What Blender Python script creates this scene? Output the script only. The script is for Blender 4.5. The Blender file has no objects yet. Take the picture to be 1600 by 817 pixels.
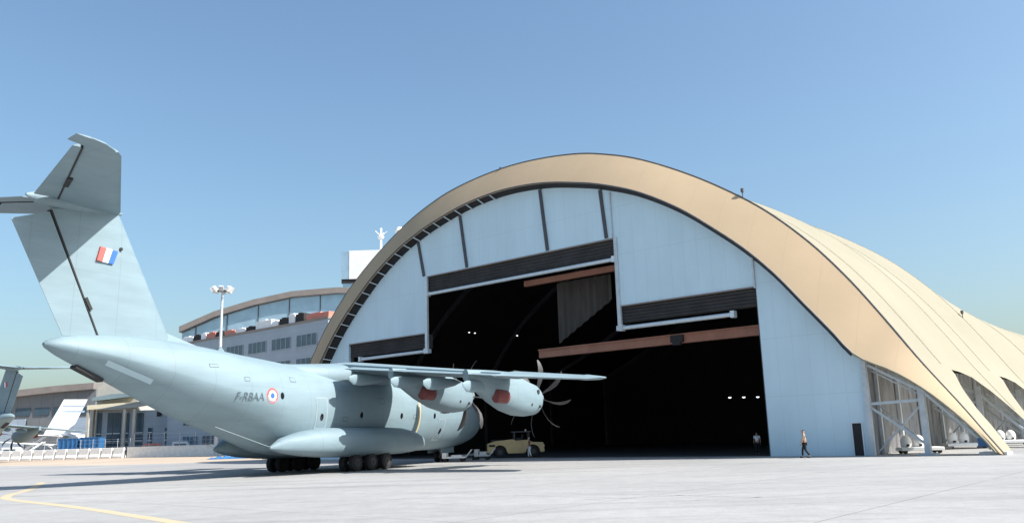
import bpy, bmesh, math, random
from mathutils import Vector, Matrix
R = math.radians
rnd = random.Random(7)
sc = bpy.context.scene
C = sc.collection

# ------------------------------------------------------------------ helpers
def link(o, parent=None):
    C.objects.link(o)
    if parent is not None: o.parent = parent
    return o

def tag(o, label=None, cat=None, group=None, kind=None):
    if label: o['label'] = label
    if cat: o['category'] = cat
    if group: o['group'] = group
    if kind: o['kind'] = kind
    return o

def empty(name, loc=(0, 0, 0), rz=0.0, label=None, cat=None, group=None):
    o = bpy.data.objects.new(name, None)
    o.location = loc; o.rotation_euler = (0, 0, rz)
    o.empty_display_size = 0.5
    C.objects.link(o)
    return tag(o, label, cat, group)

def obj(name, bm, mat, parent=None, smooth=False, recalc=True, bevel=0):
    if recalc: bmesh.ops.recalc_face_normals(bm, faces=bm.faces)
    me = bpy.data.meshes.new(name)
    bm.to_mesh(me); bm.free()
    me.materials.append(mat)
    if smooth:
        for p in me.polygons: p.use_smooth = True
        try: me.set_sharp_from_angle(angle=R(38))
        except Exception: pass
    o = bpy.data.objects.new(name, me)
    link(o, parent)
    if bevel:
        m = o.modifiers.new('Bevel', 'BEVEL'); m.width = bevel; m.segments = 2; m.limit_method = 'ANGLE'
    return o

def box(bm, c, s, rz=0.0, M=None):
    hx, hy, hz = s[0]/2, s[1]/2, s[2]/2
    mat = M if M is not None else Matrix.Translation(c) @ Matrix.Rotation(rz, 4, 'Z')
    v = [bm.verts.new(mat @ Vector((x, y, z))) for x in (-hx, hx) for y in (-hy, hy) for z in (-hz, hz)]
    for f in ((0,1,3,2),(4,6,7,5),(0,4,5,1),(2,3,7,6),(0,2,6,4),(1,5,7,3)):
        bm.faces.new([v[i] for i in f])

def box2(bm, a, b):
    box(bm, [(a[i]+b[i])/2 for i in range(3)], [abs(b[i]-a[i]) for i in range(3)])

def rod(bm, a, b, r, n=8, r2=None):
    a = Vector(a); b = Vector(b); d = b-a
    if d.length < 1e-6: return
    q = d.to_track_quat('Z', 'Y').to_matrix()
    r2 = r if r2 is None else r2
    A = []; B = []
    for i in range(n):
        t = 2*math.pi*(i+.5)/n
        o = q @ Vector((math.cos(t), math.sin(t), 0))
        A.append(bm.verts.new(a+o*r)); B.append(bm.verts.new(b+o*r2))
    for i in range(n):
        j = (i+1) % n
        bm.faces.new((A[i], A[j], B[j], B[i]))
    bm.faces.new(A[::-1]); bm.faces.new(B)

def beam(bm, a, b, w, h):
    """square section bar between two points"""
    a = Vector(a); b = Vector(b); d = b-a
    q = d.to_track_quat('X', 'Z').to_matrix().to_4x4()
    box(bm, None, (d.length, w, h), M=Matrix.Translation((a+b)/2) @ q)

def loft(bm, rings, cap=True):
    V = [[bm.verts.new(p) for p in r] for r in rings]
    n = len(V[0])
    for a, b in zip(V, V[1:]):
        for i in range(n):
            j = (i+1) % n
            bm.faces.new((a[i], a[j], b[j], b[i]))
    if cap:
        bm.faces.new(V[0][::-1]); bm.faces.new(V[-1])

def lathe(bm, prof, n=20, M=None, axis='X'):
    """prof: (pos along axis, radius)"""
    M = M or Matrix.Identity(4)
    rings = []
    for x, r in prof:
        ring = []
        for i in range(n):
            t = 2*math.pi*i/n
            c, s = math.cos(t)*r, math.sin(t)*r
            p = (x, c, s) if axis == 'X' else ((c, x, s) if axis == 'Y' else (c, s, x))
            ring.append(M @ Vector(p))
        rings.append(ring)
    loft(bm, rings)

def interp(x, xs, ys):
    if x <= xs[0]: return ys[0]
    for i in range(len(xs)-1):
        if x <= xs[i+1]:
            t = (x-xs[i])/(xs[i+1]-xs[i]); return ys[i]*(1-t)+ys[i+1]*t
    return ys[-1]

def children(o): return [c for c in bpy.data.objects if c.parent == o]
def copy_tree(o, parent=None):
    c = o.copy(); C.objects.link(c)
    if parent is not None:
        c.parent = parent
    for ch in children(o):
        copy_tree(ch, c)
    return c

# ------------------------------------------------------------------ materials
def lin(v): return tuple((x/12.92 if x <= .04045 else ((x+.055)/1.055)**2.4) for x in v)
def mat(name, col, rough=.6, metal=0.0, var=0.0, scale=1.0, bump=0.0, bscale=None, spec=None, stretch=(1, 1, 1), col2=None, detail=6, trans=0):
    m = bpy.data.materials.new(name); m.use_nodes = True
    nt = m.node_tree; b = nt.nodes['Principled BSDF']
    b.inputs['Base Color'].default_value = (*col, 1)
    b.inputs['Roughness'].default_value = rough
    b.inputs['Metallic'].default_value = metal
    if spec is not None: b.inputs['Specular IOR Level'].default_value = spec
    tc = nt.nodes.new('ShaderNodeTexCoord'); mp = nt.nodes.new('ShaderNodeMapping')
    mp.inputs['Scale'].default_value = stretch
    nt.links.new(tc.outputs['Object'], mp.inputs['Vector'])
    n = nt.nodes.new('ShaderNodeTexNoise'); n.inputs['Scale'].default_value = scale
    n.inputs['Detail'].default_value = detail; n.inputs['Roughness'].default_value = .6
    nt.links.new(mp.outputs['Vector'], n.inputs['Vector'])
    r = nt.nodes.new('ShaderNodeValToRGB')
    r.color_ramp.elements[0].position = .33; r.color_ramp.elements[1].position = .67
    c2 = col2 or tuple(c*(1-var) for c in col)
    c1 = col if col2 else tuple(min(1, c*(1+var)) for c in col)
    r.color_ramp.elements[0].color = (*c2, 1); r.color_ramp.elements[1].color = (*c1, 1)
    nt.links.new(n.outputs['Fac'], r.inputs['Fac'])
    nt.links.new(r.outputs['Color'], b.inputs['Base Color'])
    if bump:
        n2 = nt.nodes.new('ShaderNodeTexNoise'); n2.inputs['Scale'].default_value = bscale or scale*4
        n2.inputs['Detail'].default_value = 4
        nt.links.new(mp.outputs['Vector'], n2.inputs['Vector'])
        bp = nt.nodes.new('ShaderNodeBump'); bp.inputs['Strength'].default_value = bump
        bp.inputs['Distance'].default_value = .05
        nt.links.new(n2.outputs['Fac'], bp.inputs['Height'])
        nt.links.new(bp.outputs['Normal'], b.inputs['Normal'])
    m['ramp'] = r.name
    return m

def add_lines(m, axis, period, width, amount, coord='Object', offset=0):
    """darken thin lines of a real pattern (joints, seams, panel gaps)"""
    nt = m.node_tree; b = nt.nodes['Principled BSDF']
    src = b.inputs['Base Color'].links[0].from_socket
    tc = nt.nodes.new('ShaderNodeTexCoord'); sp = nt.nodes.new('ShaderNodeSeparateXYZ')
    nt.links.new(tc.outputs[coord], sp.inputs[0])
    a = nt.nodes.new('ShaderNodeMath'); a.operation = 'ADD'; a.inputs[1].default_value = offset+1000*period
    nt.links.new(sp.outputs[axis], a.inputs[0])
    mo = nt.nodes.new('ShaderNodeMath'); mo.operation = 'MODULO'; mo.inputs[1].default_value = period
    nt.links.new(a.outputs[0], mo.inputs[0])
    lt = nt.nodes.new('ShaderNodeMath'); lt.operation = 'LESS_THAN'; lt.inputs[1].default_value = width
    nt.links.new(mo.outputs[0], lt.inputs[0])
    mu = nt.nodes.new('ShaderNodeMath'); mu.operation = 'MULTIPLY'; mu.inputs[1].default_value = amount
    nt.links.new(lt.outputs[0], mu.inputs[0])
    mx = nt.nodes.new('ShaderNodeMix'); mx.data_type = 'RGBA'; mx.blend_type = 'MIX'
    nt.links.new(mu.outputs[0], mx.inputs[0]); nt.links.new(src, mx.inputs[6])
    mx.inputs[7].default_value = (.03, .03, .03, 1)
    nt.links.new(mx.outputs[2], b.inputs['Base Color'])
    return m

M = {}
M['paint'] = add_lines(add_lines(mat('aircraft_paint', (.178, .250, .286), .62, 0, .08, .9, .04, 3, stretch=(.35, 1, 1.8)), 0, 2.45, .03, .22), 2, 1.9, .022, .14, offset=.5)
M['paint_dark'] = mat('grey_paint', (.22, .25, .27), .5, 0, .08, 1)
M['edge'] = mat('bare_metal', (.34, .42, .46), .35, .3, .05, 2)
M['rubber'] = mat('rubber', (.016, .016, .017), .85, 0, .2, 5)
M['hub'] = mat('wheel_hub', (.05, .05, .052), .5, .3, .1, 5)
M['strut'] = mat('gear_strut', (.55, .57, .58), .4, .2, .1, 4)
M['black'] = mat('dark_glass', (.01, .012, .015), .12, 0, .1, 3)
M['seamline'] = mat('panel_gap', (.07, .085, .095), .7, 0, .1, 3)
M['panel_lit'] = mat('sunlit_paint', (.34, .46, .52), .5, 0, .04, 2)  # paler copy of the skin colour, painted as if in sun
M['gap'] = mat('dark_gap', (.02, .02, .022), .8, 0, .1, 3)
M['blade'] = mat('propeller_blade', (.035, .036, .038), .6, 0, .15, 3)
M['blade_tip'] = mat('blade_edge', (.6, .61, .62), .4, 0, .1, 3)
M['cover'] = mat('red_cover', (.16, .04, .04), .7, 0, .15, 4)
M['f_blue'] = mat('flag_blue', (.03, .12, .36), .5, 0, .05, 2)
M['f_white'] = mat('flag_white', (.8, .8, .8), .5, 0, .03, 2)
M['f_red'] = mat('flag_red', (.5, .10, .09), .5, 0, .05, 2)
M['letters'] = mat('grey_letters', (.10, .14, .17), .5, 0, .05, 2)
M['yellow'] = mat('warning_yellow', (.62, .52, .28), .5, 0, .05, 2)
M['cream'] = mat('cream_membrane', (.345, .32, .24), .85, 0, .05, .12, .12, .5)
M['tan'] = mat('tan_band', (.475, .362, .238), .9, 0, .05, .15, .15, .6)
M['wall'] = mat('wall_fabric', (.57, .72, .80), .55, 0, .05, .25, .35, .35, stretch=(1.6, 1, .5))
M['interior_shade'] = mat('shade_black', (.035, .031, .029), .95, 0, .2, .3, spec=.1)  # near-black colour stands for the deep shade inside the hangar
M['lintel'] = mat('folded_door_fabric', (.05, .048, .05), .8, 0, .2, .6, .3, 2)
M['bar'] = mat('galvanised_bar', (.62, .68, .72), .45, .2, .07, 3)
M['steel'] = mat('frame_steel', (.50, .54, .57), .5, .2, .1, 2)
M['dsteel'] = mat('dark_steel', (.10, .10, .11), .6, .2, .15, 2)
M['crane'] = mat('crane_beam', (.30, .13, .085), .6, 0, .15, 1)
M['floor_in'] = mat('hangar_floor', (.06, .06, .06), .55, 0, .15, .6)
M['corr'] = mat('corrugated_sheet', (.36, .36, .37), .55, .1, .4, 1.6, .2, 6, stretch=(3, 3, .25))
M['seam'] = mat('seam_strip', (.07, .07, .08), .7, 0, .1, 2)
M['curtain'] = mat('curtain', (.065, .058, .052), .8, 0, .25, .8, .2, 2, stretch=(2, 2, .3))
M['asphalt'] = mat('x', (.05, .05, .05))
M['concrete_w'] = mat('white_concrete', (.84, .82, .78), .8, 0, .1, 1.5, .2, 6)
M['clad'] = mat('grey_cladding', (.30, .37, .45), .55, 0, .08, .2)
add_lines(M['clad'], 2, 1.0, .05, .25)
add_lines(add_lines(M['wall'], 0, 1.15, .035, .10), 2, 4.1, .04, .12)
add_lines(M['tan'], 0, 2.3, .03, .10)
M['clad2'] = mat('dull_cladding', (.15, .165, .18), .6, 0, .12, .2)
add_lines(M['clad2'], 0, 3.0, .12, .4)
M['roofm'] = mat('roof_edge', (.22, .195, .18), .6, 0, .1, .5)
M['glass'] = mat('curtain_glass', (.34, .48, .58), .15, .3, .12, .3)
M['win'] = mat('window_glass', (.05, .085, .12), .1, 0, .2, .5)
M['white'] = mat('white_paint', (.78, .79, .80), .45, 0, .05, .8)
M['beige'] = mat('beige_render', (.42, .40, .35), .8, 0, .1, .6)
M['sandp'] = mat('sand_panel', (.70, .62, .46), .7, 0, .05, 1)
M['red'] = mat('red_unit', (.55, .19, .14), .6, 0, .1, 1)
M['blue'] = mat('blue_paint', (.035, .14, .32), .5, 0, .15, 1.5)
M['tug'] = mat('tug_yellow', (.58, .42, .20), .55, 0, .1, 3, .05, 8)
M['skin'] = mat('skin', (.42, .24, .16), .6, 0, .05, 8)
M['khaki'] = mat('khaki_cloth', (.42, .36, .26), .9, 0, .1, 10)
M['dark_cloth'] = mat('dark_cloth', (.012, .013, .018), .9, 0, .15, 10)
M['white_cloth'] = mat('white_cloth', (.75, .75, .73), .9, 0, .05, 10)
M['hair'] = mat('dark_hair', (.012, .01, .008), .7, 0, .2, 20)
M['lamp'] = mat('lamp_white', (.8, .8, .78), .4, 0, .02, 3)
def emis(name, col, s):
    m = bpy.data.materials.new(name); m.use_nodes = True
    b = m.node_tree.nodes['Principled BSDF']
    b.inputs['Base Color'].default_value = (*col, 1)
    b.inputs['Emission Color'].default_value = (*col, 1); b.inputs['Emission Strength'].default_value = s
    return m
M['lit'] = emis('lit_lamp', (.9, .92, 1), 1.2)

def translucent(m, f):
    nt = m.node_tree; b = nt.nodes['Principled BSDF']; out = nt.nodes['Material Output']
    t = nt.nodes.new('ShaderNodeBsdfTranslucent'); mx = nt.nodes.new('ShaderNodeMixShader'); mx.inputs[0].default_value = f
    nt.links.new(b.inputs['Base Color'].links[0].from_socket, t.inputs['Color'])
    nt.links.new(b.outputs[0], mx.inputs[1]); nt.links.new(t.outputs[0], mx.inputs[2]); nt.links.new(mx.outputs[0], out.inputs['Surface'])
translucent(M['cream'], .25); translucent(M['tan'], .14)
# ground materials ---------------------------------------------------
def ground_mat():
    m = mat('apron_concrete', (.46, .455, .45), .75, 0, .0, .05)
    nt = m.node_tree; b = nt.nodes['Principled BSDF']; L = nt.links
    tc = nt.nodes.new('ShaderNodeTexCoord')
    def noise(scale, st, rot=0, detail=6):
        mp = nt.nodes.new('ShaderNodeMapping'); mp.inputs['Scale'].default_value = st
        mp.inputs['Rotation'].default_value = (0, 0, rot)
        L.new(tc.outputs['Object'], mp.inputs['Vector'])
        n = nt.nodes.new('ShaderNodeTexNoise'); n.inputs['Scale'].default_value = scale
        n.inputs['Detail'].default_value = detail; n.inputs['Roughness'].default_value = .65
        L.new(mp.outputs['Vector'], n.inputs['Vector']); return n.outputs['Fac']
    def ramp(src, p0, p1, c0, c1):
        r = nt.nodes.new('ShaderNodeValToRGB'); r.color_ramp.elements[0].position = p0; r.color_ramp.elements[1].position = p1
        r.color_ramp.elements[0].color = (*c0, 1); r.color_ramp.elements[1].color = (*c1, 1)
        L.new(src, r.inputs['Fac']); return r.outputs['Color']
    def mix(a, bb, mode, f=1.0):
        x = nt.nodes.new('ShaderNodeMix'); x.data_type = 'RGBA'; x.blend_type = mode
        x.inputs[0].default_value = f; L.new(a, x.inputs[6]); L.new(bb, x.inputs[7]); return x.outputs[2]
    base = ramp(noise(.06, (1, 1, 1)), .35, .65, (.30, .297, .292), (.375, .37, .362))
    fine = ramp(noise(1.6, (1, 1, 1)), .3, .7, (.88, .88, .88), (1.06, 1.06, 1.06))
    streak = ramp(noise(.22, (.12, 1.6, 1), R(-24)), .5, .72, (1, 1, 1), (.74, .74, .745))
    streak2 = ramp(noise(.5, (.05, 1.8, 1), R(35)), .56, .7, (1, 1, 1), (.84, .835, .83))
    stain = ramp(noise(.35, (1, 1, 1), 1), .62, .8, (1, 1, 1), (.72, .70, .68))
    grit = ramp(noise(9, (1, 1, 1), 2, 3), .35, .7, (.9, .9, .9), (1.04, 1.04, 1.04))
    c = mix(base, fine, 'MULTIPLY'); c = mix(c, streak, 'MULTIPLY'); c = mix(c, streak2, 'MULTIPLY'); c = mix(c, stain, 'MULTIPLY'); c = mix(c, grit, 'MULTIPLY')
    # slab joints
    mp = nt.nodes.new('ShaderNodeMapping'); mp.inputs['Rotation'].default_value = (0, 0, R(40.8))
    L.new(tc.outputs['Object'], mp.inputs['Vector'])
    br = nt.nodes.new('ShaderNodeTexBrick'); br.offset = 0; br.inputs['Scale'].default_value = 1
    br.inputs['Brick Width'].default_value = 7.5; br.inputs['Row Height'].default_value = 7.5
    br.inputs['Mortar Size'].default_value = .035; br.inputs['Mortar Smooth'].default_value = .4
    br.inputs['Color1'].default_value = (1, 1, 1, 1); br.inputs['Color2'].default_value = (.93, .93, .935, 1)
    br.inputs['Mortar'].default_value = (.62, .61, .6, 1)
    L.new(mp.outputs['Vector'], br.inputs['Vector'])
    c = mix(c, br.outputs['Color'], 'MULTIPLY')
    L.new(c, b.inputs['Base Color'])
    return m
M['apron'] = ground_mat()
M['dirt'] = mat('sandy_ground', (.44, .36, .285), .95, 0, .15, .08, .3, 2, col2=(.36, .29, .225))
M['line'] = mat('worn_yellow_line', (.50, .38, .21), .7, 0, 0, .9, col2=(.41, .37, .29))
M['hline'] = M['line']

# ------------------------------------------------------------------ world, sun, camera
SUN_EL = 44.5; SUN_DIR = Vector((.967, -.312, math.tan(R(SUN_EL)))).normalized()
w = bpy.data.worlds.new('World'); sc.world = w; w.use_nodes = True
nt = w.node_tree; bg = nt.nodes['Background']
sky = nt.nodes.new('ShaderNodeTexSky'); sky.sky_type = 'NISHITA'; sky.sun_disc = False
sky.sun_elevation = R(SUN_EL); sky.sun_rotation = math.atan2(.967, -.312)
sky.altitude = 0; sky.air_density = 1.25; sky.dust_density = 2.7; sky.ozone_density = 6.0
tn = nt.nodes.new('ShaderNodeMix'); tn.data_type = 'RGBA'; tn.blend_type = 'MULTIPLY'; tn.inputs[0].default_value = 1
tn.inputs[7].default_value = (1.05, 1.06, .97, 1)
nt.links.new(sky.outputs['Color'], tn.inputs[6]); nt.links.new(tn.outputs[2], bg.inputs['Color']); bg.inputs['Strength'].default_value = .112
sd = bpy.data.lights.new('Sun', 'SUN'); sd.energy = 5.0; sd.angle = R(.5); sd.color = (1, .955, .89)
so = bpy.data.objects.new('Sun', sd); C.objects.link(so); so.rotation_euler = SUN_DIR.to_track_quat('Z', 'Y').to_euler()

cam = bpy.data.cameras.new('Camera'); co = bpy.data.objects.new('Camera', cam); C.objects.link(co)
TH, RO, H = .201692, -.030335, 2.0034
F = Vector((0, math.cos(TH), math.sin(TH))); R0 = Vector((1, 0, 0)); U0 = Vector((0, -math.sin(TH), math.cos(TH)))
R1 = math.cos(RO)*R0+math.sin(RO)*U0; U1 = -math.sin(RO)*R0+math.cos(RO)*U0
co.matrix_world = Matrix(((R1.x, U1.x, -F.x, 0), (R1.y, U1.y, -F.y, 0), (R1.z, U1.z, -F.z, H), (0, 0, 0, 1)))
cam.sensor_width = 36; cam.lens = 1324.15/1600*36; cam.clip_end = 6000; cam.clip_start = .1
sc.camera = co
sc.view_settings.view_transform = 'Standard'; sc.view_settings.look = 'None'
sc.view_settings.exposure = .8; sc.view_settings.gamma = 1

def at(x, y, Y):
    """world point seen at photograph pixel (x, y) at the distance Y ahead of the camera"""
    d = F*1324.15+R1*(x-800)-U1*(y-408.5)
    return Vector((d.x*Y/d.y, Y, H+d.z*Y/d.y))

# ------------------------------------------------------------------ ground
def sheet(name, pts, z, m):
    bm = bmesh.new(); bm.faces.new([bm.verts.new((x, y, z)) for x, y in pts])
    o = obj(name, bm, m); tag(o, kind='structure'); return o
sheet('ground', [(-3000, -1500), (3000, -1500), (3000, 5000), (-3000, 5000)], 0, M['dirt'])
sheet('apron', [(-400, -200), (400, -200), (400, 300), (-16, 300), (-24, 112), (-33, 100), (-46, 99), (-71, 118), (-400, 320)], .004, M['apron'])
# yellow taxi line: apex far left, one arm sweeping to the camera, one arm away
def strip(name, pts, wd, z, m):
    bm = bmesh.new(); prev = None
    P = [Vector((x, y, z)) for x, y in pts]
    # Catmull-Rom
    Q = []
    for i in range(len(P)-1):
        p0 = P[max(i-1, 0)]; p1 = P[i]; p2 = P[i+1]; p3 = P[min(i+2, len(P)-1)]
        for k in range(8):
            t = k/8
            Q.append(.5*((2*p1)+(-p0+p2)*t+(2*p0-5*p1+4*p2-p3)*t*t+(-p0+3*p1-3*p2+p3)*t**3))
    Q.append(P[-1])
    for i, q in enumerate(Q):
        d = (Q[min(i+1, len(Q)-1)]-Q[max(i-1, 0)]).normalized(); nn = Vector((-d.y, d.x, 0))*wd/2
        cur = (bm.verts.new(q+nn), bm.verts.new(q-nn))
        if prev: bm.faces.new((prev[0], prev[1], cur[1], cur[0]))
        prev = cur
    return tag(obj(name, bm, m), kind='structure')
strip('taxi_line', [(-4, 17.5), (-8.9, 23.1), (-13.8, 28.7), (-16.5, 31.6), (-19.5, 34.6), (-21.8, 37.2), (-23.3, 40), (-24.5, 43.3), (-26, 46.8), (-27.6, 50), (-29.5, 54)], .42, .008, M['line'])

M['mark'] = mat('tyre_rubber_mark', (.29, .287, .285), .8, 0, .12, 3)
for k, (P_, w_) in enumerate(((((-14, 40), (-7, 38), (0, 39), (9, 43), (20, 50)), .16), (((2, 27), (8, 28.2), (15, 32), (24, 39), (34, 50)), .2), (((3, 25.2), (9, 26.4), (16, 30.2), (25, 37.2), (35, 48)), .2), (((-30, 30), (-20, 33), (-10, 34), (0, 31), (8, 25)), .14))):
    strip('tyre_mark', P_, w_, .0065, M['mark'])
# ------------------------------------------------------------------ aircraft
def A(a, s, z): return Vector((20-a, -s, z))
ST = [  # aft, ztop, zbot, halfwidth, squareness
 (0.9, 3.25, 3.0, .12, 2), (1.1, 3.8, 2.4, .7, 2), (1.6, 4.45, 1.9, 1.3, 2), (2.5, 5.3, 1.58, 1.85, 2), (3.4, 6.0, 1.38, 2.22, 2.05),
 (4.6, 6.5, 1.2, 2.55, 2.1), (6.3, 6.8, 1.08, 2.77, 2.1), (8, 6.88, 1.04, 2.82, 2.1), (12, 6.9, 1.02, 2.82, 2.1), (16, 6.9, 1.02, 2.82, 2.1), (20, 6.9, 1.02, 2.82, 2.1),
 (23, 6.9, 1.04, 2.82, 2.1), (25, 6.95, 1.16, 2.82, 2.12), (26.8, 7.1, 1.42, 2.82, 2.2), (28.7, 7.25, 2.05, 2.76, 2.25), (30.8, 7.45, 2.78, 2.58, 2.25), (33, 7.65, 3.48, 2.28, 2.25),
 (34.7, 7.73, 4.15, 1.98, 2.2), (36.2, 7.73, 4.78, 1.68, 2.15), (37.6, 7.7, 5.38, 1.35, 2.1), (39.0, 7.6, 5.95, .98, 2), (40.1, 7.42, 6.45, .62, 2), (40.75, 7.2, 6.8, .28, 2), (40.9, 7.08, 6.92, .1, 2)]
xs = [s[0] for s in ST]
def sec(a):
    return [interp(a, xs, [s[k] for s in ST]) for k in range(1, 5)]
def shape(a):
    zt, zb, hw, e = sec(a); t = interp(a, [24.5, 28.5, 38.5, 40.9], [0, 1, 1, 0])
    f = .5-.02*t; zc = zb+(zt-zb)*f
    return zt, zb, hw, e, zc, e-.75*t
def sect_ring(a, n=56):
    zt, zb, hw, e, zc, el = shape(a)
    out = []
    for i in range(n):
        t = 2*math.pi*i/n; c, s = math.cos(t), math.sin(t)
        ee, hh = (e, zt-zc) if s >= 0 else (el, zc-zb)
        out.append(A(a, hw*math.copysign(abs(c)**(2/ee), c), zc+hh*math.copysign(abs(s)**(2/ee), s)))
    return out
def surf_s(a, z):
    zt, zb, hw, e, zc, el = shape(a)
    hh = zt-zc if z >= zc else zc-zb
    if z < zc: e = el
    return hw*max(0, 1-abs((z-zc)/hh)**e)**(1/e)

def airfoil(a0, chord, s, z0, tc, inc=0, cut=1.0, n=12, axis='z'):
    """closed ring of points of an aerofoil section; a0 leading edge"""
    pts = []
    def th(x): return 5*tc*(.2969*math.sqrt(x)-.126*x-.3516*x*x+.2843*x**3-.1036*x**4)
    X = [cut*(1-math.cos(math.pi*i/n))/2 for i in range(n+1)]
    up = [(x, th(x)*1.15) for x in X[::-1]]; lo = [(x, -th(x)*.85) for x in X[1:]]
    for x, y in up+lo:
        if axis == 'z':
            c, q = math.cos(inc), math.sin(inc)
            pts.append(A(a0+chord*(x*c+y*q), s, z0+chord*(y*c-x*q)))
        else:
            pts.append(A(a0+chord*x, s+chord*y, z0))
    return pts

def build_aircraft():
    root = empty('transport_aircraft')
    bm = bmesh.new()
    fine = []
    a = 0.0
    allx = sorted(set(xs+[x+.5*(y-x) for x, y in zip(xs, xs[1:])]))
    loft(bm, [sect_ring(a) for a in allx])
    fus = obj('fuselage', bm, M['paint'], root, True)
    # wing to body fairing
    bm = bmesh.new(); rings = []
    for a, hw, zt in ((11.6, .2, 6.8), (12.6, 1.2, 7.05), (14.2, 2.0, 7.25), (17, 2.35, 7.32), (20, 2.35, 7.25), (22, 2.2, 7.12), (24, 1.7, 6.98), (26.5, .7, 6.95), (27.5, .1, 6.9)):
        rings.append([A(a, hw*math.cos(2*math.pi*i/28), 6.2+(zt-6.2)*math.copysign(abs(math.sin(2*math.pi*i/28))**.7, math.sin(2*math.pi*i/28))) for i in range(28)])
    loft(bm, rings); obj('wing_fairing', bm, M['paint'], root, True)
    # sponsons
    for sg in (1, -1):
        bm = bmesh.new(); rings = []
        for a, hw, zt, zb, sc_ in ((27.9, .08, 1.75, 1.6, 2.3), (27.0, .5, 2.25, 1.35, 2.4), (25.5, 1.05, 2.62, 1.12, 2.6), (23.8, 1.4, 2.8, .98, 2.7), (21.5, 1.5, 2.82, .92, 2.7), (18, 1.5, 2.82, .92, 2.7), (15.8, 1.35, 2.75, .95, 2.65), (14, 1.05, 2.5, 1.05, 2.5), (12.6, .6, 2.15, 1.2, 2.35), (11.8, .1, 1.8, 1.4, 2.3)):
            zc = (zt+zb)/2; hh = (zt-zb)/2
            ring = []
            for i in range(28):
                t = 2*math.pi*i/28; c, q = math.cos(t), math.sin(t)
                ring.append(A(a, sg*(sc_+hw*math.copysign(abs(c)**.75, c)), zc+hh*math.copysign(abs(q)**.75, q)))
            rings.append(ring)
        loft(bm, rings); obj('wheel_sponson', bm, M['paint'], root, True)
    # wings
    def wst(s):  # LE aft, chord, z
        t = (s-1.5)/(21.2-1.5)
        return 15.2+5.0*t, 6.7+(2.6-6.7)*t, 7.02-2.0*t+.0*t
    for sg in (1, -1):
        wing = bmesh.new()
        rings = []
        for s, cut in ((.3, .74), (3, .74), (8, .74), (14.6, .74), (14.62, 1.0), (19.8, 1.0)):
            le, ch, z = wst(s); rings.append(airfoil(le, ch, sg*s, z-(.12 if cut < 1 else .0), .125-.0015*s, R(.6) if cut < 1 else R(3.2), cut))
        loft(wing, rings)
        wo = obj('wing', wing, M['paint'], root, True)
        tip = bmesh.new()
        le, ch, z = wst(19.83)
        loft(tip, [airfoil(le, ch, sg*19.83, z, .115, R(3.2)), airfoil(le+.45, ch-.5, sg*20.6, z-.08, .10, R(3.2)), airfoil(le+1.1, ch-1.3, sg*21.1, z-.12, .08, R(3.2)), airfoil(le+1.7, ch-2.1, sg*21.3, z-.13, .06, R(3.2))])
        obj('wing_tip', tip, M['paint'], wo, True)
        # leading edge de-icing strip
        # flaps (two segments) and aileron gap
        for s0, s1 in ((3.05, 7.9), (8.0, 14.5)):
            fl = bmesh.new(); rr = []
            for s in (s0, s1):
                le, ch, z = wst(s); fa = le+.755*ch
                rr.append(airfoil(fa-.02*ch, ch*.29, sg*s, z-.012*ch-.12, .13, R(2)))
            loft(fl, rr); obj('flap', fl, M['paint'], wo, True)
        for s in (4.2, 7.6, 10.1, 13.0):
            le, ch, z = wst(s); te = le+ch
            fb = bmesh.new(); rr = []; fw_ = .7
            for da, w_, zt, zb in ((-3.4, .02, -.45, -.5), (-2.6, .13, -.3, -.75), (-1.2, .2, -.3, -1.0), (-.1, .2, -.35, -1.1), (.55, .16, -.4, -1.05), (.95, .03, -.55, -.8)):
                zc = z-.2+(zt+zb)/2; hh = (zt-zb)/2
                rr.append([A(te+da, sg*s+w_*fw_*math.cos(2*math.pi*i/14), zc+hh*math.sin(2*math.pi*i/14)) for i in range(14)])
            loft(fb, rr); obj('flap_track_fairing', fb, M['paint'], wo, True)
        # engines
        for s, ha, hz, flip in ((6.85, 12.9, 4.92, 1), (12.66, 13.3, 4.45, -1)):
            nb = bmesh.new(); rr = []
            for da, w_, zt, zb in ((.22, .5, .5, -.62), (.28, .72, .72, -.95), (.8, .88, .92, -1.16), (1.9, .95, 1.1, -1.25), (3.2, .98, 1.42, -1.2), (4.6, .9, 1.6, -.95), (6.2, .72, 1.6, -.45), (7.8, .5, 1.55, .2), (9.2, .2, 1.5, .8)):
                zc = hz+(zt+zb)/2; hh = (zt-zb)/2
                ring = []
                for i in range(28):
                    t = 2*math.pi*i/28; c, q = math.cos(t), math.sin(t)
                    ring.append(A(ha+da, sg*s+w_*math.copysign(abs(c)**.85, c), zc+hh*math.copysign(abs(q)**.85, q)))
                rr.append(ring)
            loft(nb, rr); nac = obj('engine_nacelle', nb, M['paint'], root, True)
            ib = bmesh.new(); lathe(ib, ((0, .34), (.05, .4), (.5, .4)), 16, Matrix.Translation(A(ha+.3, sg*s, hz-.78)) @ Matrix.Rotation(math.pi, 4, 'Z') @ Matrix.Diagonal((1, 1.3, .75, 1)))
            obj('air_intake', ib, M['gap'], nac, True)
            eb = bmesh.new(); lathe(eb, ((0, .3), (.1, .36), (1.3, .34), (1.4, .25)), 14, Matrix.Translation(A(ha+5.3, sg*s+sg*.62, hz-.05)) @ Matrix.Rotation(math.pi, 4, 'Z') @ Matrix.Diagonal((1, 1, 1.25, 1)))
            obj('exhaust_cover', eb, M['cover'], nac, True)
            for vx, vz, rr_ in ((1.3, .35, .16), (1.1, -.62, .1), (2.3, -.5, .09), (2.9, .1, .07)):
                pb = bmesh.new(); lathe(pb, ((0, rr_), (.05, rr_)), 10, Matrix.Translation(A(ha+vx, sg*(s+.93), hz+vz)), 'Y')
                obj('vent', pb, M['gap'], nac)
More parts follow.
